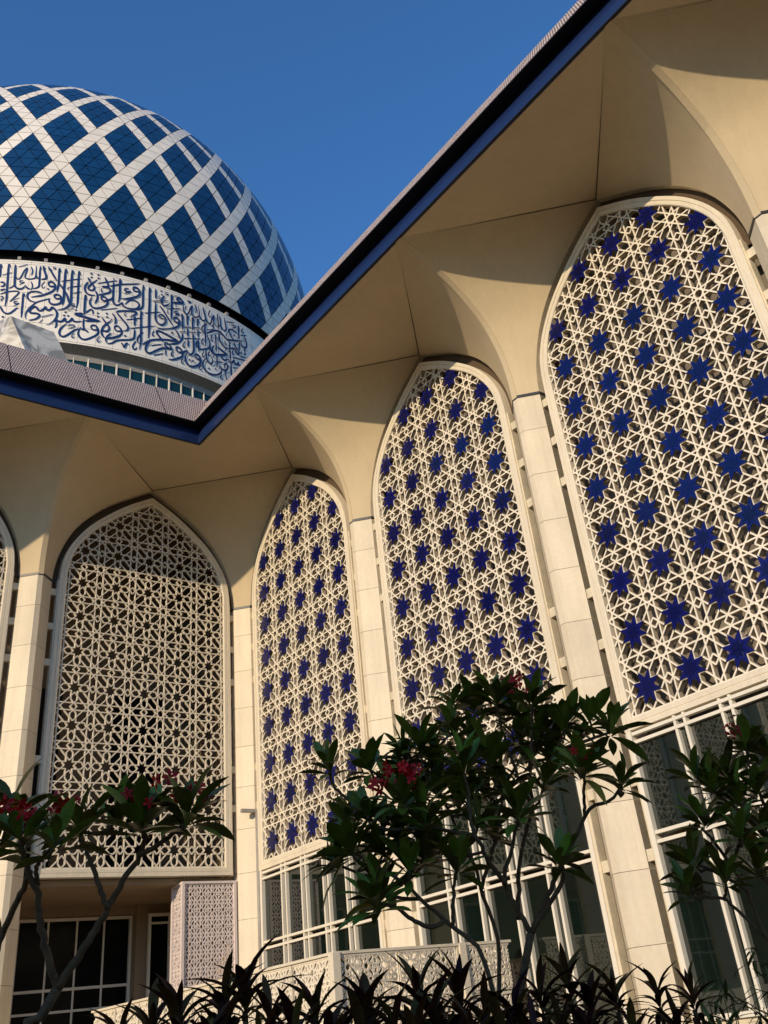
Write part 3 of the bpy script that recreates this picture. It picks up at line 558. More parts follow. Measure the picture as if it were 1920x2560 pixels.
# ---- eight-fold lattice
def convex_clip(p, q, poly):
    t0, t1 = 0.0, 1.0; dx, dz = q[0]-p[0], q[1]-p[1]; n = len(poly)
    for i in range(n):
        a, c = poly[i], poly[(i+1)%n]; ex, ez = c[0]-a[0], c[1]-a[1]; nx, nz = -ez, ex    # inside: left of edge
        num = nx*(p[0]-a[0])+nz*(p[1]-a[1]); den = nx*dx+nz*dz
        if abs(den) < 1e-12:
            if num < 0: return None
        else:
            t = -num/den
            if den > 0: t0 = max(t0, t)
            else: t1 = min(t1, t)
    if t1-t0 < 1e-4: return None
    return (p[0]+dx*t0, p[1]+dz*t0), (p[0]+dx*t1, p[1]+dz*t1)
def lattice(poly, ox, oz, sx, sz, r, d, w, y0, y1, name, m, longs=True):
    """star centres on the grid (ox+i*sx, oz+k*sz), rosettes half way; strokes clipped to a convex outline"""
    xs = [p[0] for p in poly]; zs = [p[1] for p in poly]
    i0, i1 = math.floor((min(xs)-ox)/sx)-1, math.ceil((max(xs)-ox)/sx)+1
    k0, k1 = math.floor((min(zs)-oz)/sz)-1, math.ceil((max(zs)-oz)/sz)+1
    b = MB(); q = .7071*r; ex = w/2/sx
    def seg(p0, p1, lay):
        c = convex_clip((ox+p0[0]*sx, oz+p0[1]*sz), (ox+p1[0]*sx, oz+p1[1]*sz), poly)
        if c: b.bar(c[0], c[1], w, y0, y1+lay*.0012)
    for i in range(i0, i1+1):
        for e in (-d, d): seg((i+.5+e, k0-1), (i+.5+e, k1+1), 0)
    for k in range(k0, k1+1):
        for e in (-d, d): seg((i0-1, k+.5+e), (i1+1, k+.5+e), 1)
    for i in range(i0, i1+1):
        for k in range(k0, k1+1):
            for sgn in (1, -1):                     # flank bars, rosette in the cell centre
                for e in (1, -1):
                    fx, fz = (q+1.4142*d, q) if e > 0 else (q, q+1.4142*d)
                    p0 = (fx, fz); p1 = (1-(q if e > 0 else q+1.4142*d), 1-(q+1.4142*d if e > 0 else q))
                    if sgn < 0: p0 = (1-p0[0], p0[1]); p1 = (1-p1[0], p1[1])
                    seg((i+p0[0], k+p0[1]), (i+p1[0], k+p1[1]), 2 if sgn > 0 else 3)
            for sx_ in (1,-1):                      # star outline and hexagons
                for sz_ in (1,-1):
                    B = .5-d-q
                    seg((i+sx_*(q-ex*.4), k+sz_*q), (i+sx_*(B+ex*.4), k+sz_*q), 4)
                    seg((i+sx_*B, k+sz_*q), (i+sx_*.5, k-sz_*d), 6 if sx_*sz_ > 0 else 7)
                    seg((i+sx_*q, k+sz_*(q-ex*.4)), (i+sx_*q, k+sz_*(B+ex*.4)), 5)
                    seg((i+sx_*q, k+sz_*B), (i-sx_*d, k+sz_*.5), 6 if sx_*sz_ > 0 else 7)
            if r < .15:                     # inner star spikes
                t = 1.7071*r
                for sx_ in (1,-1):
                    for sz_ in (1,-1):
                        seg((i+sx_*r, k), (i+sx_*t, k+sz_*q), 8 if sx_*sz_ > 0 else 9)
                        seg((i, k+sz_*r), (i+sx_*q, k+sz_*t), 8 if sx_*sz_ > 0 else 9)
    return b.mesh(name, m, False, False)
inner = [(p.x,p.y) for p in loop(.55)]
area = sum(inner[i][0]*inner[(i+1)%len(inner)][1]-inner[(i+1)%len(inner)][0]*inner[i][1] for i in range(len(inner)))
if area < 0: inner.reverse()
LATR = lattice(inner, -.03, 5.885, .905, .922, .165, .095, .027, -.014, 0.0, 'lattice_grille', 'lattice')
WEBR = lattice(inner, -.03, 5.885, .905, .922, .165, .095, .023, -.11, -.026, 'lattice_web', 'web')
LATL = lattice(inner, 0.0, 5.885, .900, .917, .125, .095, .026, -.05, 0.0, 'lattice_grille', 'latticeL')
def inside(x, z, poly, marg=0):
    n = len(poly)
    for i in range(n):
        a, c = poly[i], poly[(i+1)%n]; ex, ez = c[0]-a[0], c[1]-a[1]; l = math.hypot(ex,ez)
        if l > 1e-9 and (-(ez)*(x-a[0])+ex*(z-a[1]))/l < marg: return False
    return True
b = MB(); sp = []
for k in range(16):
    an = R_(22.5*k); rr = .296 if k % 2 == 1 else .150
    sp.append((rr*math.cos(an), rr*math.sin(an)))
b.prism(sp, .012, .024, lambda u,v,h:(u,h,v)); STAR = b.mesh('star','star')
b = MB(); b.prism([(u*.55,v*.55) for u,v in sp], .022, .029, lambda u,v,h:(u,h,v)); CORE_ST = b.mesh('star_core','starcore')

# ---- windows under the right-wing panels
MUL = (-1.33,-.45,.45,1.33); LOW = 1.30
def bars(lst, name, y0, y1):
    b = MB()
    for x0,x1,z0,z1 in lst: b.box(x0,x1,y0,y1,z0,z1)
    return b.mesh(name,'alu')
MULM = bars([(-.025,.025,LOW+.06,5.32)], 'mullion', -.07, .03)
b = MB(); b.box(-.07,.07,-.08,-.045,LOW+.06,5.3); MULR = b.mesh('slit_pane','glass')
JAMB = bars([(-2.40,-2.31,LOW,5.318),(2.31,2.40,LOW,5.318),(-2.31,2.31,LOW,LOW+.07)], 'window_jamb', -.13, .045)
def pane(x0,x1,z0,z1,name='pane',m='glass',y=-.05):
    b = MB(); b.box(x0,x1,y-.012,y,z0,z1); return b.mesh(name,m)
LIGHTS = [-2.31]+[m for m in MUL]+[2.31]
PANES = []
for i in range(5):
    x0 = LIGHTS[i]+(.06 if i else 0); x1 = LIGHTS[i+1]-(.06 if i < 4 else 0)
    for z0,z1 in ((LOW+.07,3.66),(3.73,5.15)): PANES.append(pane(x0,x1,z0,z1))
b = MB(); b.box(-2.55,2.55,-.44,-.42,5.2,15.2); BACK = b.mesh('glazing','glassback')
b = MB()
for k in range(-3,4): b.box(k*.78-.02,k*.78+.02,-.42,-.385,5.3,15.0)
for k in range(6): b.box(-2.5,2.5,-.42,-.39,6.4+k*1.6,6.43+k*1.6)
BACKM = b.mesh('glazing_bars','grey')
TIES = (11.95,11.04,10.12,7.82,6.87,4.6,3.5)
b = MB(); b.box(-.13,.13,-.14,-.02,-.085,.085); TIE = b.mesh('tie_block','tie')
b = MB(); b.box(-.025,.025,-.16,.01,LOW,12.3); STILE = b.mesh('side_stile','tie')
b = MB(); b.box(-2.6,2.6,-.5,-.02,0,LOW-.003); PLINTH = b.mesh('plinth','stone')

def bay(wing, i):
    s = S0 + PIT*i; loc, rz = place(wing, s)
    corner_side = 1 if wing == 'R' else -1
    for sg in (1,-1):
        if i == 0 and sg == corner_side: continue
        obj('vault_panel', VH[sg], hall, loc, rz); obj('seam', SEAM[sg], hall, loc, rz)
    if i > 0: obj('soffit_panel', SOF, hall, loc, rz)
    obj('reveal', REV[wing], hall, loc, rz)
    obj('gap_shade', GAPSHADE, hall, loc, rz)
    pan = obj('panel_frame', FRAME, hall, loc, rz)
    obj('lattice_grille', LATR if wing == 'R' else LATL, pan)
    if wing == 'R': obj('lattice_web', WEBR, pan)
    for sx_ in (-2.425,2.425): obj('side_stile', STILE if wing == 'R' else STILE_L, pan, (sx_,0,0))
    for z in TIES:
        if wing == 'L' and z < 5: continue
        obj('tie_block', TIE, pan, (2.5,0,z)); obj('tie_block', TIE, pan, (-2.5,0,z))
    if wing == 'R':
        for k in range(10):
            for j in range(-2,3):
                x, z = -.03+.905*j, 5.885+.922*k
                if inside(x, z, inner, .06):
                    obj('star', STAR, pan, (x,0,z)); obj('star_core', CORE_ST, pan, (x,0,z))
        w = obj('window', JAMB, hall, loc, rz)
        for m in MUL: obj('mullion', MULM, w, (m-.095,0,0)); obj('mullion', MULM, w, (m+.095,0,0)); obj('slit_pane', MULR, w, (m,0,0))
        for z in (3.645,3.775,5.13,5.26): obj('transom', TRAN_AT[z], w)
        for p in PANES: obj('pane', p, w)
        gz = obj('glazing', BACK, hall, loc, rz); obj('glazing_bars', BACKM, gz)
        obj('plinth', PLINTH, hall, loc, rz)
b = MB(); b.box(-.025,.025,-.16,.01,5.30,12.3); STILE_L = b.mesh('side_stile','white')
TRAN_AT = {}
for z in (3.645,3.775,5.13,5.26):
    TRAN_AT[z] = bars([(-2.30,2.30,z-.025,z+.025)], 'transom', -.065, .038)
for i in range(4): bay('R', i)
for i in range(5): bay('L', i)

# ---- pillars: stone courses with open joints
PRO = [(-.40,-.16),(-.40,0),(-HN,NOSE),(HN,NOSE),(.40,0),(.40,-.16)]
def course(h, g=.004):
    b = MB(); b.prism(PRO, g, h-g, lambda u,v,h_:(u,v,h_)); return b.mesh('stone','stone')
COURSE, TOPC = course(1.01), course(.80)
b = MB(); b.prism([(u*.985,v-.008 if v > 0 else v+.004) for u,v in PRO], 0, ZS, lambda u,v,h:(u,v,h)); CORE = b.mesh('pillar','seam')
b = MB(); b.prism([(u*1.03,v+.012 if v > -.1 else v) for u,v in PRO], ZS-.03, ZS+.035, lambda u,v,h:(u,v,h)); BAND = b.mesh('cap_band','band')
def pillar(wing, s):
    loc, rz = place(wing, s); c = obj('pillar', CORE, hall, loc, rz)
    obj('cap_band', BAND, c); obj('stone', TOPC, c, (0,0,11.40))
    for k in range(11): obj('stone', COURSE, c, (0,0,11.40-1.01*(k+1)))
    obj('rib', RIBM, hall, loc, rz)
for i in range(4): pillar('R', S0+PIT*(i+.5))
for i in range(5): pillar('L', S0+PIT*(i+.5))
# corner pillar
CP = [(-.36,0.0),(-.36,-.03),(-.03,-.36),(0.0,-.36),(.16,-.36),(.16,.16),(-.36,.16)]
def cprism(sc, z0, z1, name, m):
    b = MB(); b.prism([(u+(sc if u > .1 else -sc if u < -.02 else 0), v-(sc if v < -.02 else 0)) for u,v in CP], z0, z1, lambda u,v,h:(u,v,h)); return b.mesh(name, m)
c = obj('corner_pillar', cprism(-.008, 0, ZS, 'corner_pillar','seam'), hall)
obj('cap_band', cprism(.012, ZS-.03, ZS+.035, 'cap_band','band'), c)
CS = cprism(0, .004, 1.006, 'stone','stone')
for k in range(11): obj('stone', CS, c, (0,0,11.40-1.01*(k+1)))
obj('stone', cprism(0, .004, .796, 'stone','stone'), c, (0,0,11.40))
# corner vault: from one half arch straight to the other
rows = []
for t in range(NT+1):
    A = Vector((-(S0-OUT[t].x), 0, OUT[t].y)); B = Vector((0, -(S0-OUT[t].x), OUT[t].y))
    rows.append([A.lerp(B, k/16) for k in range(17)])
b = MB(); b.grid(rows); obj('vault_panel', b.mesh('vault_panel','vault',True), hall)
b = MB(); strip(b, (-S0,-.02,ZA), (-.02,-S0,ZA), .024, (0,0,-.012)); obj('seam', b.mesh('seam','seam'), hall)
rl = S0+PIT/2
b = MB(); b.add([(-S0,0,ZA),(0,-S0,ZA),(-EAVE,-rl,ZE),(-EAVE,-EAVE,ZE),(-rl,-EAVE,ZE)], [(0,1,2,3,4)]); obj('soffit_panel', b.mesh('soffit_panel','vault'), hall)

# ---- eave: blue fascia, black drip, black lip, mosaic roof slope
LMAX, RMAX = S0+PIT*5, S0+PIT*4.2
def eave_strip(prof, name, m):
    """profile (o,z) extruded along both wings with a mitred inner corner; returns a mesh per wing"""
    out = []
    for wing in ('R','L'):
        b = MB(); L_ = RMAX if wing == 'R' else LMAX
        w = (lambda s,o,z:(-o,-s,z)) if wing == 'R' else (lambda s,o,z:(-s,-o,z))
        n = len(prof)
        for k in range(n):
            (o0,z0),(o1,z1) = prof[k], prof[(k+1)%n]
            b.add([w(o0,o0,z0),w(o1,o1,z1),w(L_,o1,z1),w(L_,o0,z0)], [(0,1,2,3)])
        out.append(b.mesh(name,m))
    return out
for me in eave_strip([(2.915,15.39),(2.962,15.385),(2.965,15.405),(2.92,15.44)], 'drip_edge','black'): obj('drip_edge', me, hall)
for me in eave_strip([(2.955,15.402),(2.96,15.62),(2.88,15.93),(2.80,15.93),(2.80,15.45)], 'fascia','fascia'): obj('fascia', me, hall)
for me in eave_strip([(2.75,15.935),(3.20,15.895),(3.20,15.925),(2.75,15.99)], 'gutter_lip','black'): obj('gutter_lip', me, hall)
def roof_seg(s0, s1, mitre):
    b = MB(); (o0,z0),(o1,z1) = (3.19,15.93),(2.40,17.30); a, c = s0+.012, s1-.012
    if mitre: b.add([(o0,o0,z0),(c,o0,z0),(c,o1,z1),(o1,o1,z1)], [(0,1,2,3)])
    else: b.add([(a,o0,z0),(c,o0,z0),(c,o1,z1),(a,o1,z1)], [(0,1,2,3)])
    return b
for wing in ('R','L'):
    edges = [2.0,4.0]+[4.0+2.0*k for k in range(1, (12 if wing == 'R' else 15))]
    for k in range(len(edges)-1):
        b = roof_seg(edges[k], edges[k+1], k == 0)
        if wing == 'L': b.v = [(-x,-y,z) for x,y,z in b.v]
        else: b.v = [(-y,-x,z) for x,y,z in b.v]
        # keep object x along the eave for the mosaic: rotate the right wing
        if wing == 'R':
            b.v = [(-y, x, z) for x,y,z in b.v]; obj('roof_panel', b.mesh('roof_panel','tile'), hall, (0,0,0), -math.pi/2)
        else: obj('roof_panel', b.mesh('roof_panel','tile'), hall)
for me in eave_strip([(3.17,15.90),(2.38,17.28),(2.2,17.28),(2.9,15.96)], 'roof_backing','dark'): obj('roof_backing', me, hall)
b = MB(); b.box(-LMAX,-2.3,-2.3,14,17.15,17.25); b.box(-2.3,14,-RMAX,14,17.15,17.25); obj('roof_deck', b.mesh('roof_deck','tie'), hall)

# ---- left wing rooms: upper gallery and porch behind the arches
b = MB()
XL = -LMAX-1
b.add([(XL,4.0,1.7),(0.4,4.0,1.7),(0.4,4.0,15.6),(XL,4.0,15.6)], [(0,1,2,3)])
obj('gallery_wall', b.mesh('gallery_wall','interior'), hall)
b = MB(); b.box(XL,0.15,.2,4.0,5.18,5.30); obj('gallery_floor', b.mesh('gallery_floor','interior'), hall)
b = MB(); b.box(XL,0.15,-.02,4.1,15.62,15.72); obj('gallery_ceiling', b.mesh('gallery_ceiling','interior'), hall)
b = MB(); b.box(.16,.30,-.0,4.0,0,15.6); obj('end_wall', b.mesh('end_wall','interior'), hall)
for k in range(5):                                   # partition walls behind the pillars break up the gallery
    x = -(S0+PIT*(k+.5)); b = MB(); b.box(x-.18,x+.18,1.6,4.0,1.7,15.6); obj('partition', b.mesh('partition','interior'), hall)
for k in range(6):                                   # flat dark slabs, the unlit depth of the gallery put into their colour
    for dx in (-1.5,1.5):
        x = -(S0+PIT*k)+dx
        if k < 5:
            b = MB(); b.box(x-.75,x+.75,3.9,3.96,6.0,10.8); obj('gallery_shade', b.mesh('gallery_shade','dark'), hall)
# porch: glazed back wall
for k in range(5):
    cx = -(S0+PIT*k); x0, x1 = cx-2.1, cx+1.40
    w = obj('porch_window', bars([(-2.1,-2.03,1.72,4.97),(1.33,1.40,1.72,4.97),(-2.03,1.33,4.90,4.97)], 'porch_window', -.08, .0), hall, (cx,3.55,0))
    xs = [-2.03,-1.49,-.76,-.04,.66,1.33]
    for x in xs[1:-1]:
        b = MB(); b.box(x-.022,x+.022,-.07,-.005,1.72,4.895); obj('mullion', b.mesh('mullion','alu'), w)
    b = MB(); b.box(-2.02,1.32,-.09,-.012,3.40,3.46); b.box(-2.02,1.32,-.1,-.013,2.95,3.0); obj('transom', b.mesh('transom','alu'), w)
    for a,c_ in zip(xs,xs[1:]): obj('pane', pane(a+.02,c_-.02,1.72,4.9,'pane','porchglass',-.03), w)
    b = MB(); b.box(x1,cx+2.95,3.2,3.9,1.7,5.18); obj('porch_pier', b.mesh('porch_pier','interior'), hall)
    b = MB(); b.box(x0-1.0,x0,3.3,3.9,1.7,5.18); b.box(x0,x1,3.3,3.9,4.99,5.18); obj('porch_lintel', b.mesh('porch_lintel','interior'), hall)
d_ = obj('side_door', bars([(-.04,.02,1.72,4.95),(.50,.56,1.72,4.95),(.02,.50,4.88,4.95),(.02,.50,4.70,4.75),(.02,.50,3.2,3.25),(.02,.50,2.9,2.95)], 'side_door', -.08, .0), hall, (-1.22,3.12,0))
obj('pane', pane(.02,.50,1.72,4.88,'pane','porchglass',-.02), d_)
# inner wall of the right wing so that no light passes behind the glazing
b = MB(); b.box(.46,.6,-RMAX,-.1,0,15.7); obj('inner_wall', b.mesh('inner_wall','interior'), hall)
b = MB(); b.box(-.02,.6,-RMAX,0,15.62,15.70); obj('wall_head', b.mesh('wall_head','interior'), hall)
# ------------------------------------------------------------------ things fixed to or standing by the hall
pipe = thing('drain_pipe', 'grey drain pipe with metal strap down the inner corner pillar', 'pipe', (-.04,-.47,1.7))
b = MB(); b.tube([(0,0,0),(0,0,5.05)], .045, .045, 10); obj('pipe', b.mesh('pipe','grey',True), pipe)
b = MB(); b.box(-.42,.075,-.005,.085,4.98,5.06); obj('strap', b.mesh('strap','grey'), pipe, (0,0,0), 0)
b = MB(); b.box(-.33,-.05,.08,.115,4.985,5.055); obj('strap_end', b.mesh('strap_end','grey'), pipe)

def rect(x0,x1,z0,z1): return [(x0,z0),(x1,z0),(x1,z1),(x0,z1)]
scr = thing('lattice_screen', 'tall pale pink star-pattern screen box beside the porch', 'screen', (-1.8,0,1.7))
H = 3.50
def screen_face(w_, ox):
    return lattice(rect(.04,w_-.04,.03,H-.03), ox, .12, .285, .345, .13, .10, .021, -.03, 0.0, 'screen_grille', 'screen')
obj('screen_grille', screen_face(1.36, .20), scr, (0,.01,0), 0, Matrix(((1,0,0,0),(0,-1,0,0.012),(0,0,1,0),(0,0,0,1))))
obj('screen_grille', screen_face(.52, .12), scr, mw=Matrix(((0,-1,0,.012),(1,0,0,.0),(0,0,1,0),(0,0,0,1))))
b = MB()
for x,y in ((0,0),(1.36,0),(0,.52)): b.box(x-.035,x+.035,y-.035,y+.035,0,H)
b.box(.035,1.325,-.03,.03,H-.05,H); b.box(-.03,.03,.035,.485,H-.05,H)
obj('screen_frame', b.mesh('screen_frame','screen'), scr)

# ---- balustrades of the terrace
def balus(name, label, loc, rz, length, skip_first):
    t = thing(name, label, 'balustrade', loc, 'pierced star-pattern balustrades round the terrace'); t.rotation_euler.z = rz
    n = max(1, round(length/1.15)); pw = length/n
    g = lattice(rect(.05,pw-.05,.36,1.0), .22, .52, .335, .335, .14, .095, .024, -.025, 0.0, 'pierced_panel','lattice')
    g2 = lattice(rect(.05,pw-.05,-.3,.28), .22, -.16, .335, .335, .14, .095, .024, -.025, 0.0, 'pierced_panel','lattice')
    b = MB(); b.box(.0,pw,-.03,.012,.30,.345); b.box(.022,pw-.022,-.028,.010,1.0,1.03); b.box(0,.03,-.028,.014,-.5,1.02); fr = b.mesh('panel_frame','white')
    for k in range(n):
        obj('pierced_panel', g, t, (k*pw,0,0)); obj('pierced_panel', g2, t, (k*pw,0,0)); obj('panel_frame', fr, t, (k*pw,0,0))
    b = MB(); b.box(-.03,length+.03,-.045,.045,1.032,1.07); obj('rail', b.mesh('rail','white'), t)
    b = MB(); b.box(-.065,.065,-.065,.065,-1.6,1.06)
    if not skip_first: obj('post', b.mesh('post','white'), t)
    if length < 5:
        me = b.mesh('post','white'); obj('post', me, t, (2.45,0,0))
    return t
balus('balustrade', 'white pierced balustrade running back beside the porch steps to the left', (-3.85,-9.24,1.68), math.pi/2, 9.1, True)
balus('balustrade', 'white pierced balustrade facing the camera behind the large central tree', (-3.85,-9.3,1.68), 0, 3.5, False)

# ---- marble roof fin
fin = thing('roof_fin', 'grey veined white marble fin rising behind the left roof slope', 'roof fin', (-4.5,6,17.3))
A,B,Cc,D,E = Vector((-6.04,6,25.05)),Vector((-4.42,6.1,25.0)),Vector((.08,6.3,17.2)),Vector((-2.4,5.6,17.2)),Vector((-6.6,9.0,26.1))
F_,G_ = Vector((-7.2,11,17.2)),Vector((-2.0,11,17.2)); H_ = Vector((-5.0,9.2,26.0))
o_ = Vector((-4.5,6,17.3))
b = MB(); b.add([p-o_ for p in (A,B,Cc,D,E,F_,G_,H_)], [(0,3,2,1),(0,4,5,3),(1,2,6,7),(4,7,6,5),(0,1,7,4),(3,5,6,2)]); obj('marble_block', b.mesh('marble_block','marble'), fin)

# ------------------------------------------------------------------ dome
DX, DY, DZ, DR, DSZ = 10.73, 55.38, 59.19, 25.6, 1.2
dome = thing('mosque_dome', 'great dome of blue and white diamond panels above a drum with blue lettering', 'dome', (DX,DY,17))
def dp(az, z, off=0):
    """point on the dome, dome-local (axis at origin, true z minus 17)"""
    th = math.asin(max(-1,min(1,(z-DZ)/(DR*DSZ)))); r = (DR+off)*math.cos(th); zz = DZ+(DR*DSZ+off)*math.sin(th)
    return Vector((r*math.sin(az), -r*math.cos(az), zz-17))
NA = 128; DA = 2*math.pi/NA; AZ0 = R_(-14.42)
known = {-1:52.98,0:53.96,4:58.03,8:62.46,12:67.20,16:71.84}
lev = {}
ks = sorted(known)
for a,c in zip(ks,ks[1:]):
    for k in range(a,c+1): lev[k] = known[a]+(known[c]-known[a])*(k-a)/(c-a)
k = 16
while True:
    th = math.asin((lev[k]-DZ)/(DR*DSZ)); r = DR*math.cos(th)
    if r < 3.2 or k > 60: break
    ds = 1.0*DA*r; dth = ds/math.hypot(DR*math.sin(th), DR*DSZ*math.cos(th)); th2 = th+dth
    if th2 > 1.55: break
    k += 1; lev[k] = DZ+DR*DSZ*math.sin(th2)
KTOP = k
def blue(u, kk):
    p = (u+(kk-8)/2+2) % 4 - 2; q = (u-(kk-8)/2+2) % 4 - 2
    return abs(p) < 1.5 and abs(q) < 1.5
camd = cam.matrix_world.translation - Vector((DX,DY,17))
tris = []
tmesh = {}
def tri_pts(k, up, az, off=0):
    h = DA/2
    if up: return [dp(az-h,lev[k],off), dp(az+h,lev[k],off), dp(az,lev[k+1],off)]
    return [dp(az+h,lev[k+1],off), dp(az-h,lev[k+1],off), dp(az,lev[k],off)]
def inset(P, g=.028):
    c = sum(P, Vector())/3
    out = []
    for i in range(3):
        a, p, n = P[i-1], P[i], P[(i+1)%3]
        e1, e2 = (a-p).normalized(), (n-p).normalized(); s = e1.angle(e2)
        out.append(p+(e1+e2).normalized()*g/math.sin(s/2))
    return out
Rf = cam.matrix_world.to_3x3()
def project(p):
    d = p-camd; x, y, z = d.dot(_r), d.dot(_u), d.dot(_f)
    if z <= 0: return None
    return 960+43.8+2377.17*x/z, 1280-249.8-2377.17*y/z
for k in range(-1, KTOP):
    for up in (True, False):
        for j in range(NA):
            # ring k nodes sit at half offsets for even k
            base = 0 if (k % 2) else .5
            u = (j+base+.5) if up else (j+base)
            u = u % NA
            az = AZ0+u*DA; P = tri_pts(k, up, az)
            c = sum(P, Vector())/3; n = (P[1]-P[0]).cross(P[2]-P[0]).normalized()
            if n.dot(c-Vector((0,0,DZ-17))) < 0: n = -n
            vis = n.dot((camd-c).normalized()); pr = project(c)
            sc = 0
            if vis > .05 and pr and -60 < pr[0] < 800 and 150 < pr[1] < 900: sc = vis*(P[1]-P[0]).length*(P[2]-P[0]).length/(camd-c).length_squared
            if sc and project(c)[0] < 0: sc *= .2
            tris.append((sc, k, up, u, az, blue(u, k+(1/3 if up else 2/3))))
tris.sort(key=lambda t:-t[0])
cnt = {True:0, False:0}
rest = {True:MB(), False:MB()}
for sc,k,up,u,az,bl in tris:
    if sc > 0 and cnt[bl] < 290:
        cnt[bl] += 1; key = (k,up,bl)
        if key not in tmesh:
            P = inset(tri_pts(k, up, 0)); Q = [p*1 for p in inset(tri_pts(k, up, 0, -.06))]
            b = MB(); b.add(P+Q, [(0,1,2),(0,3,4,1),(1,4,5,2),(2,5,3,0)]); tmesh[key] = b.mesh('panel','dblue' if bl else 'dwhite')
        obj('blue_panel' if bl else 'white_panel', tmesh[key], dome, (0,0,0), az)
    else:
        rest[bl].add(inset(tri_pts(k, up, az)), [(0,1,2)])
for bl in (True, False):
    o = obj('blue_panels_beyond' if bl else 'white_panels_beyond', rest[bl].mesh('panels','dblue' if bl else 'dwhite'), dome); o['kind'] = 'stuff'
b = MB(); rows = []
for k in range(-1, KTOP+1): rows.append([dp(2*math.pi*j/96, lev[k], -.07) for j in range(97)])
rows.append([Vector((0,0,DZ+DR*DSZ-17.05))]*97)
b.grid(rows); obj('dome_shell', b.mesh('dome_shell','dark',True), dome)
# drum
RD = 25.0
def ring(r0,z0,r1,z1,name,m,n=128,smooth=True):
    b = MB(); b.grid([[(r0*math.sin(2*math.pi*j/n),-r0*math.cos(2*math.pi*j/n),z0-17) for j in range(n+1)],[(r1*math.sin(2*math.pi*j/n),-r1*math.cos(2*math.pi*j/n),z1-17) for j in range(n+1)]])
    return obj(name, b.mesh(name,m,smooth), dome)
ring(24.2,51.6,24.5,53.2,'dark_gap','dark'); ring(25.0,52.10,24.2,52.0,'drum_top','dark')
ring(24.93,44.8,24.93,52.08,'drum_core','tie')
ring(24.98,44.82,24.25,44.5,'drum_soffit','grey'); ring(24.25,44.5,24.2,44.0,'window_head','grey')
ring(24.1,17,24.1,44.3,'drum_base','dark')
rows_z = [44.82,44.98,46.33,47.68,49.03,50.38,51.73,51.93,52.10]
for a,c in zip(rows_z, rows_z[1:]):
    w_ = .985*DA; b = MB(); n = 2
    P = []
    for zz,gz in ((a,.015),(c,-.015)):
        P.append([Vector(((RD)*math.sin(w_*(t/n-.5)), -RD*math.cos(w_*(t/n-.5)), zz+gz-17)) for t in range(n+1)])
    b.grid(P); me = b.mesh('drum_panel','drum',False)
    far = MB()
    for j in range(NA):
        az = R_(-17.2)+(j+.5)*DA; dd = (math.degrees(az)+180) % 360-180
        if -36 < dd < 16: obj('drum_panel', me, dome, (0,0,0), az)
        else:
            rot = Matrix.Rotation(az,3,'Z'); far.add([rot @ v for v in sum(P,[])], [(0,1,4,3),(1,2,5,4)])
    o = obj('drum_panels_beyond', far.mesh('drum_panels_beyond','drum'), dome); o['kind'] = 'stuff'
# floodlights in the gap
b = MB(); b.box(-.12,.12,-25.02,-24.75,52.13-17,52.42-17); b.box(-.03,.03,-24.9,-24.8,52.0-17,52.15-17); FL = b.mesh('floodlight','grey')
for j in range(-8,8): obj('floodlight', FL, dome, (0,0,0), R_(-17.2+2.8125*1.5*j+.8))
# window band
b = MB(); n = 1
pw_ = R_(2.365)
b.grid([[Vector((24.15*math.sin(pw_*(t-.5)*.98),-24.15*math.cos(pw_*(t-.5)*.98),z-17)) for t in range(2)] for z in (40.5,44.1)]); WP = b.mesh('drum_window','tealglass')
b = MB(); b.box(-.05,.05,-24.24,-24.12,40.5-17,44.25-17); MT = b.mesh('drum_mullion','drum')
b = MB(); b.box(-.03,.03,-24.25,-24.12,40.5-17,44.2-17); MS = b.mesh('drum_mullion','alu')
for j in range(-12,14):
    az = R_(-12.19)+j*pw_; obj('drum_mullion', MT if j % 2 == 0 else MS, dome, (0,0,0), az); obj('drum_window', WP, dome, (0,0,0), az+pw_/2)
# lettering laid on the drum
b = MB(); RL = RD+.03
def onl(a, z, dr=0): return Vector(((RL+dr)*math.sin(a), -(RL+dr)*math.cos(a), z+44-17))
lay = 0
for kind, w, fl in LETTERING:
    pts = [Vector((R_(fl[i])*RL, fl[i+1])) for i in range(0,len(fl),2)]; lay = (lay+1) % 9; dr = lay*.004
    if kind == 'd':
        c = pts[0]; s = w*.75
        q = [c+Vector((s*.95,.12*s)),c+Vector((-.05*s,s*.85)),c+Vector((-s*.95,-.12*s)),c+Vector((.05*s,-s*.85))]
        b.add([onl(p.x/RL,p.y,dr) for p in q], [(0,1,2,3)]); continue
    cv = resample(spline(pts, 6), max(6, len(pts)*5)) if len(pts) > 1 else pts
    n = len(cv); Lp, Rp = [], []
    for i,p in enumerate(cv):
        d = (cv[min(i+1,n-1)]-cv[max(i-1,0)])
        if d.length < 1e-6: d = Vector((1,0))
        d.normalize(); nn = Vector((-d.y,d.x)); t = i/(n-1)
        prof = min(1, .55+t*4, .40+(1-t)*3) if kind == 's' else 1.2*(1-t)+.12
        h = w/2*prof*1.14; Lp.append(p+nn*h); Rp.append(p-nn*h)
    b.grid([[onl(p.x/RL,p.y,dr) for p in Lp],[onl(p.x/RL,p.y,dr) for p in Rp]])
obj('lettering', b.mesh('lettering','letter'), dome)

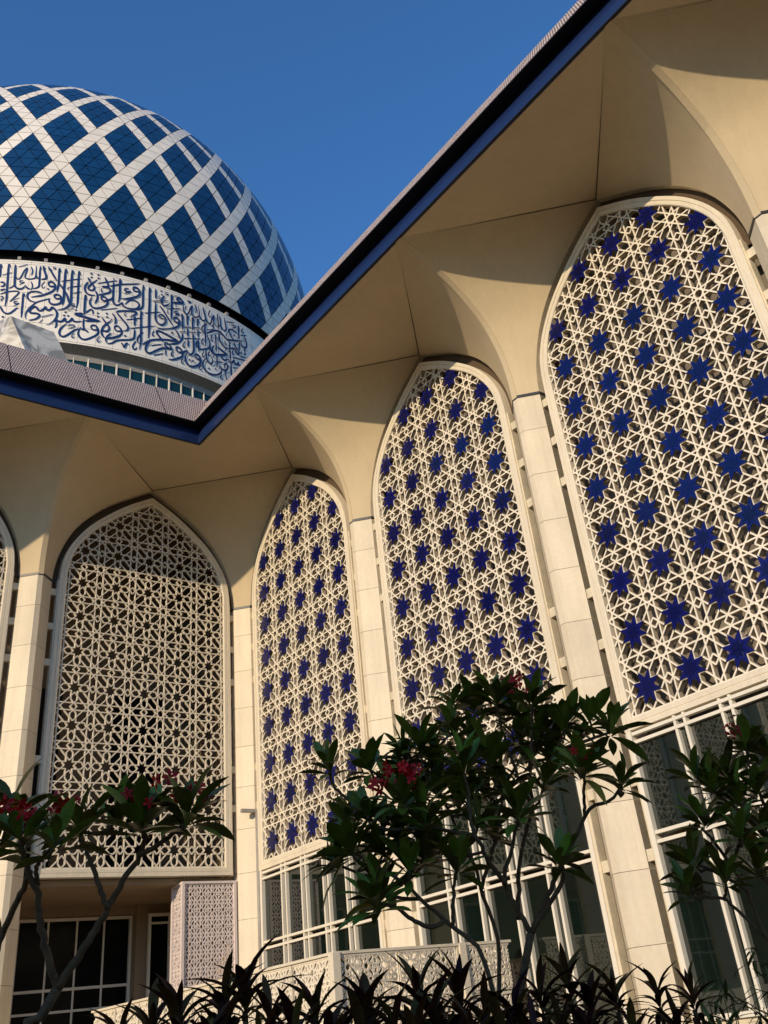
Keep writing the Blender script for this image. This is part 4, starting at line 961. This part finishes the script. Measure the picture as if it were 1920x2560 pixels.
# ------------------------------------------------------------------ plants
rnd = random.Random(11)
def leafmesh(L, W_, droop, fold, tipf=.72, name='leaf', m='leaf', nseg=6):
    """leaf along +x, face up +z, folded on the midrib and bending down"""
    rows = []
    for i in range(nseg+1):
        t = i/nseg; w = W_*(math.sin(math.pi*min(1,t**(1/tipf)*.98+.02))**.8)*.5
        if i == 0: w = W_*.05
        if i == nseg: w = .002
        ang = droop*t; x = L*t*(1-.12*abs(droop)*t); z = -L*droop*t*t*.5
        rows.append([(x,-w,z+w*fold),(x,0,z),(x,w,z+w*fold)])
    b = MB(); b.grid(rows); return b.mesh(name, m, True, False)
LEAVES = [leafmesh(.30,w,d,f) for d,f,w in ((.15,.35,.088),(.35,.25,.094),(.6,.3,.090),(.9,.2,.085),(.3,.5,.082))]
LEAVES += [leafmesh(.24,.082,.45,.3)]
OLD = leafmesh(.27,.085,1.3,.45,m='leafold')
def orient(d, up):
    x = d.normalized(); z = (up-x*up.dot(x))
    if z.length < .05: z = Vector((.3,.5,1))-x*Vector((.3,.5,1)).dot(x)
    z.normalize(); y = z.cross(x); return Matrix((x,y,z)).transposed()
def put(o_name, me, parent, base, p, d, up, sc):
    m = (orient(d, up)*sc).to_4x4(); m.translation = p-base; return obj(o_name, me, parent, mw=m)
b = MB()
for k in range(5):
    a = 2*math.pi*k/5; c, s = math.cos(a), math.sin(a)
    pts = [(0,0,0),(.025,-.013,.012),(.048,-.010,.012),(.055,.006,.006),(.030,.016,.010)]
    b.add([(x*c-y*s,x*s+y*c,z) for x,y,z in pts], [(0,1,2,3,4)])
BLOOM = b.mesh('flower','flower',False,False)
b = MB(); b.tube([(0,0,0),(.02,.004,.09),(.05,.0,.15)], .006, .003, 5); STALK = b.mesh('flower_stalk','bark')
TLAB = {'left':'plumeria tree with two bare forked trunks in front of the porch at left',
        'centre':'largest plumeria tree with many rosettes and a red bloom, before the balustrade',
        'right':'plumeria tree cut off by the right edge before the near window'}
for key,(branches,rosettes) in TREES.items():
    base = Vector(branches[0][0][0]); base.z = 0
    t = thing('plumeria_tree', TLAB[key], 'tree', base, 'plumeria trees in front of the hall')
    first = True; joints = []
    for pts,r0,r1 in branches:
        P = [Vector(p) for p in pts]
        if first:
            P = [Vector((P[0].x,P[0].y,0))]+P if P[0].z > .1 else P; r0 *= 1.15
        elif P[0].z < 1.75 and r0 > .029: P = [Vector((P[0].x,P[0].y,0))]+P
        cv = resample(spline([tuple(p) for p in P], 5), max(8, len(P)*4)); joints += cv
        cv = [p-base+Vector((rnd.uniform(-1,1),rnd.uniform(-1,1),0))*.006 for p in cv]
        b = MB(); b.tube(cv, r0*.62, r1*.62, 8); obj('trunk' if r0 > .03 else 'branch', b.mesh('branch','bark',True), t); first = False
    small = {'left':1.0,'centre':.88,'right':.95}[key]; more = {'left':1.25,'centre':1.5,'right':1.5}[key]; extra = MB()
    crown = sum((Vector(r[0]) for r in rosettes), Vector())/len(rosettes); nleaf = 0
    for p,n,fl,sc in rosettes:
        p = Vector(p); near = min(joints, key=lambda q: (q-p).length+max(0,q.z-p.z+.05)*3); gap = (near-p).length
        if gap > .05:
            mid = near.lerp(p,.5)+Vector((0,0,-.04)); b = MB(); b.tube([near-base,mid-base,p-base], .009, .008, 6); obj('branch', b.mesh('branch','bark',True), t)
        ax = ((p-crown)*.5+Vector((0,0,1.1))+Vector((rnd.uniform(-.3,.3),rnd.uniform(-.3,.3),0))).normalized()
        e1 = ax.cross(Vector((.2,.9,.1))).normalized(); e2 = ax.cross(e1); ph = rnd.random()*6
        n = int(n*more)
        for i in range(n):
            f = i/n; a = ph+i*2.4; th = R_(18+70*f+rnd.uniform(-12,14))
            d = ax*math.cos(th)+(e1*math.cos(a)+e2*math.sin(a))*math.sin(th)
            me = LEAVES[min(5, int(rnd.random()*6))]
            if rnd.random() < .03 and f > .6: me = OLD
            pos = p-ax*.07*f*small+d*.012; upv = ax+Vector((0,0,.4))+Vector((rnd.uniform(-.5,.5),rnd.uniform(-.5,.5),0)); sz_ = small*sc*rnd.uniform(.72,1.12)
            if nleaf < 295: put('leaf', me, t, base, pos, d, upv, sz_)
            else:
                mm = orient(d, upv)*sz_; extra.add([mm @ v.co+pos-base for v in me.vertices], [tuple(q.vertices) for q in me.polygons])
            nleaf += 1
        if fl:
            for q in range(2 if fl == 1 else 5):
                dv = Vector((rnd.uniform(-1,1),rnd.uniform(-1,1),1.2)).normalized()
                put('flower_stalk', STALK, t, base, p, Vector((1,0,0)), dv, 1.0)
                for r_ in range(3 if fl == 1 else 6):
                    off = dv*.15+Vector((rnd.gauss(0,.035),rnd.gauss(0,.035),rnd.gauss(0,.035)))
                    cd = (cam.matrix_world.translation-p).normalized()
                    put('flower', BLOOM, t, base, p+off+cd*.06*(fl == 2), Vector((rnd.uniform(-1,1),rnd.uniform(-1,1),rnd.uniform(-1,1))), cd+Vector((rnd.uniform(-.7,.7),rnd.uniform(-.7,.7),rnd.uniform(-.3,.7))), rnd.uniform(.65,.95)*(.85 if key == 'centre' else 1))
    if extra.v:
        o = obj('leaves_beyond', extra.mesh('leaves_beyond','leaf',True,False), t); o['kind'] = 'stuff'
# cordylines
STRAP = [leafmesh(.27,w,d,f,.85,'leaf','cord',7) for d,f,w in ((.7,.5,.040),(1.3,.4,.048),(1.7,.4,.050),(2.0,.35,.044),(1.0,.5,.054))]
ORD = ['first','second','third','fourth','fifth','sixth','seventh','eighth','ninth','tenth','eleventh','twelfth','thirteenth','fourteenth','fifteenth','sixteenth','seventeenth','eighteenth','nineteenth','twentieth','twenty-first','twenty-second','twenty-third','twenty-fourth','twenty-fifth','twenty-sixth','twenty-seventh','twenty-eighth','twenty-ninth','thirtieth','thirty-first','thirty-second','thirty-third','thirty-fourth','thirty-fifth','thirty-sixth','thirty-seventh','thirty-eighth','thirty-ninth','fortieth']
def scr_x(p): return (Vector(p[0])-cam.matrix_world.translation).dot(_r)/(Vector(p[0])-cam.matrix_world.translation).dot(_f)
for q,(p,sc) in enumerate(sorted(CORDYLINES, key=scr_x)):
    p = Vector(p)-Vector((0,0,.11)); base = Vector((p.x,p.y,0))
    t = thing('cordyline_shrub', 'dark burgundy cordyline, %s from the left of the shrubs along the bottom' % ORD[q], 'shrub', base, 'dark cordyline shrubs along the planting bed')
    b = MB(); b.tube([(0,0,0),(.02,-.01,p.z*.5),(0,0,p.z+.02)], .022, .014, 6); obj('stem', b.mesh('stem','bark'), t)
    for i in range(31):
        f = i/31; a = i*2.4+q; th = R_(10+100*f+rnd.uniform(-14,14)); d = Vector((math.cos(a)*math.sin(th),math.sin(a)*math.sin(th),math.cos(th)))
        k = min(4, int(f*4+rnd.random()*1.4))
        put('leaf', STRAP[[0,4,1,2,3][k]], t, base, p+Vector((0,0,.08-.20*f)), d, Vector((0,0,1))+Vector((-math.cos(a),-math.sin(a),0))*.8, sc*rnd.uniform(.7,1.1))
BL = [leafmesh(.15,.022,d,.3,.9,'leaf','bamboo',4) for d in (.3,.8)]
for q,(p,sc) in enumerate(BAMBOOS):
    p = Vector(p); base = Vector((p.x,p.y,0))
    t = thing('bamboo_shrub', ['yellow green fine-leaved shrub at the bottom right corner, tallest of three','yellow green fine-leaved shrub, middle one of three near the bottom right corner','yellow green fine-leaved shrub, lowest and leftmost of three at bottom right'][q], 'shrub', base, 'fine leaved shrubs at the right')
    for s_ in range(9):
        d0 = Vector((rnd.uniform(-.25,.25),rnd.uniform(-.25,.25),0)); top = p-base+d0*sc+Vector((0,0,rnd.uniform(-.25,.15)))
        b = MB(); b.tube([tuple(d0*.3),tuple(d0*.6+Vector((0,0,top.z*.6))),tuple(top)], .006, .003, 5); obj('cane', b.mesh('cane','bamboo'), t)
        for i in range(22):
            h = top.z-.55*rnd.random()*sc; d = Vector((rnd.uniform(-1,1),rnd.uniform(-1,1),rnd.uniform(-.3,.8)))
            put('leaf', BL[i%2], t, Vector((0,0,0)), Vector((top.x,top.y,h))+Vector((rnd.uniform(-.04,.04),rnd.uniform(-.04,.04),0)), d, Vector((0,0,1)), rnd.uniform(.7,1.2))

# ------------------------------------------------------------------ unseen block added on the sun's side to shade the planting
ax = Vector((-.927,-.375,0)); px = Vector((.375,-.927,0))
blocker = thing('shade_blocker', 'added cream block out of view, placed to shade the planting', 'building', Vector((-9,-17.8,0))+ax*13.5)
rotz = math.atan2(ax.y, ax.x)
b = MB(); b.box(0,5,-2.4,6.5,0,8.0); obj('wall', b.mesh('wall','stone'), blocker, (0,0,0), rotz)
b = MB(); b.box(-.35,5.3,-2.6,6.8,8.0,8.35); obj('roof', b.mesh('roof','tie'), blocker, (0,0,0), rotz)
for k in range(4):
    b = MB(); b.box(-.02,.03,-2.0+k*2.1,-.6+k*2.1,1,5.5); obj('window', b.mesh('window','glass'), blocker, (0,0,0), rotz)
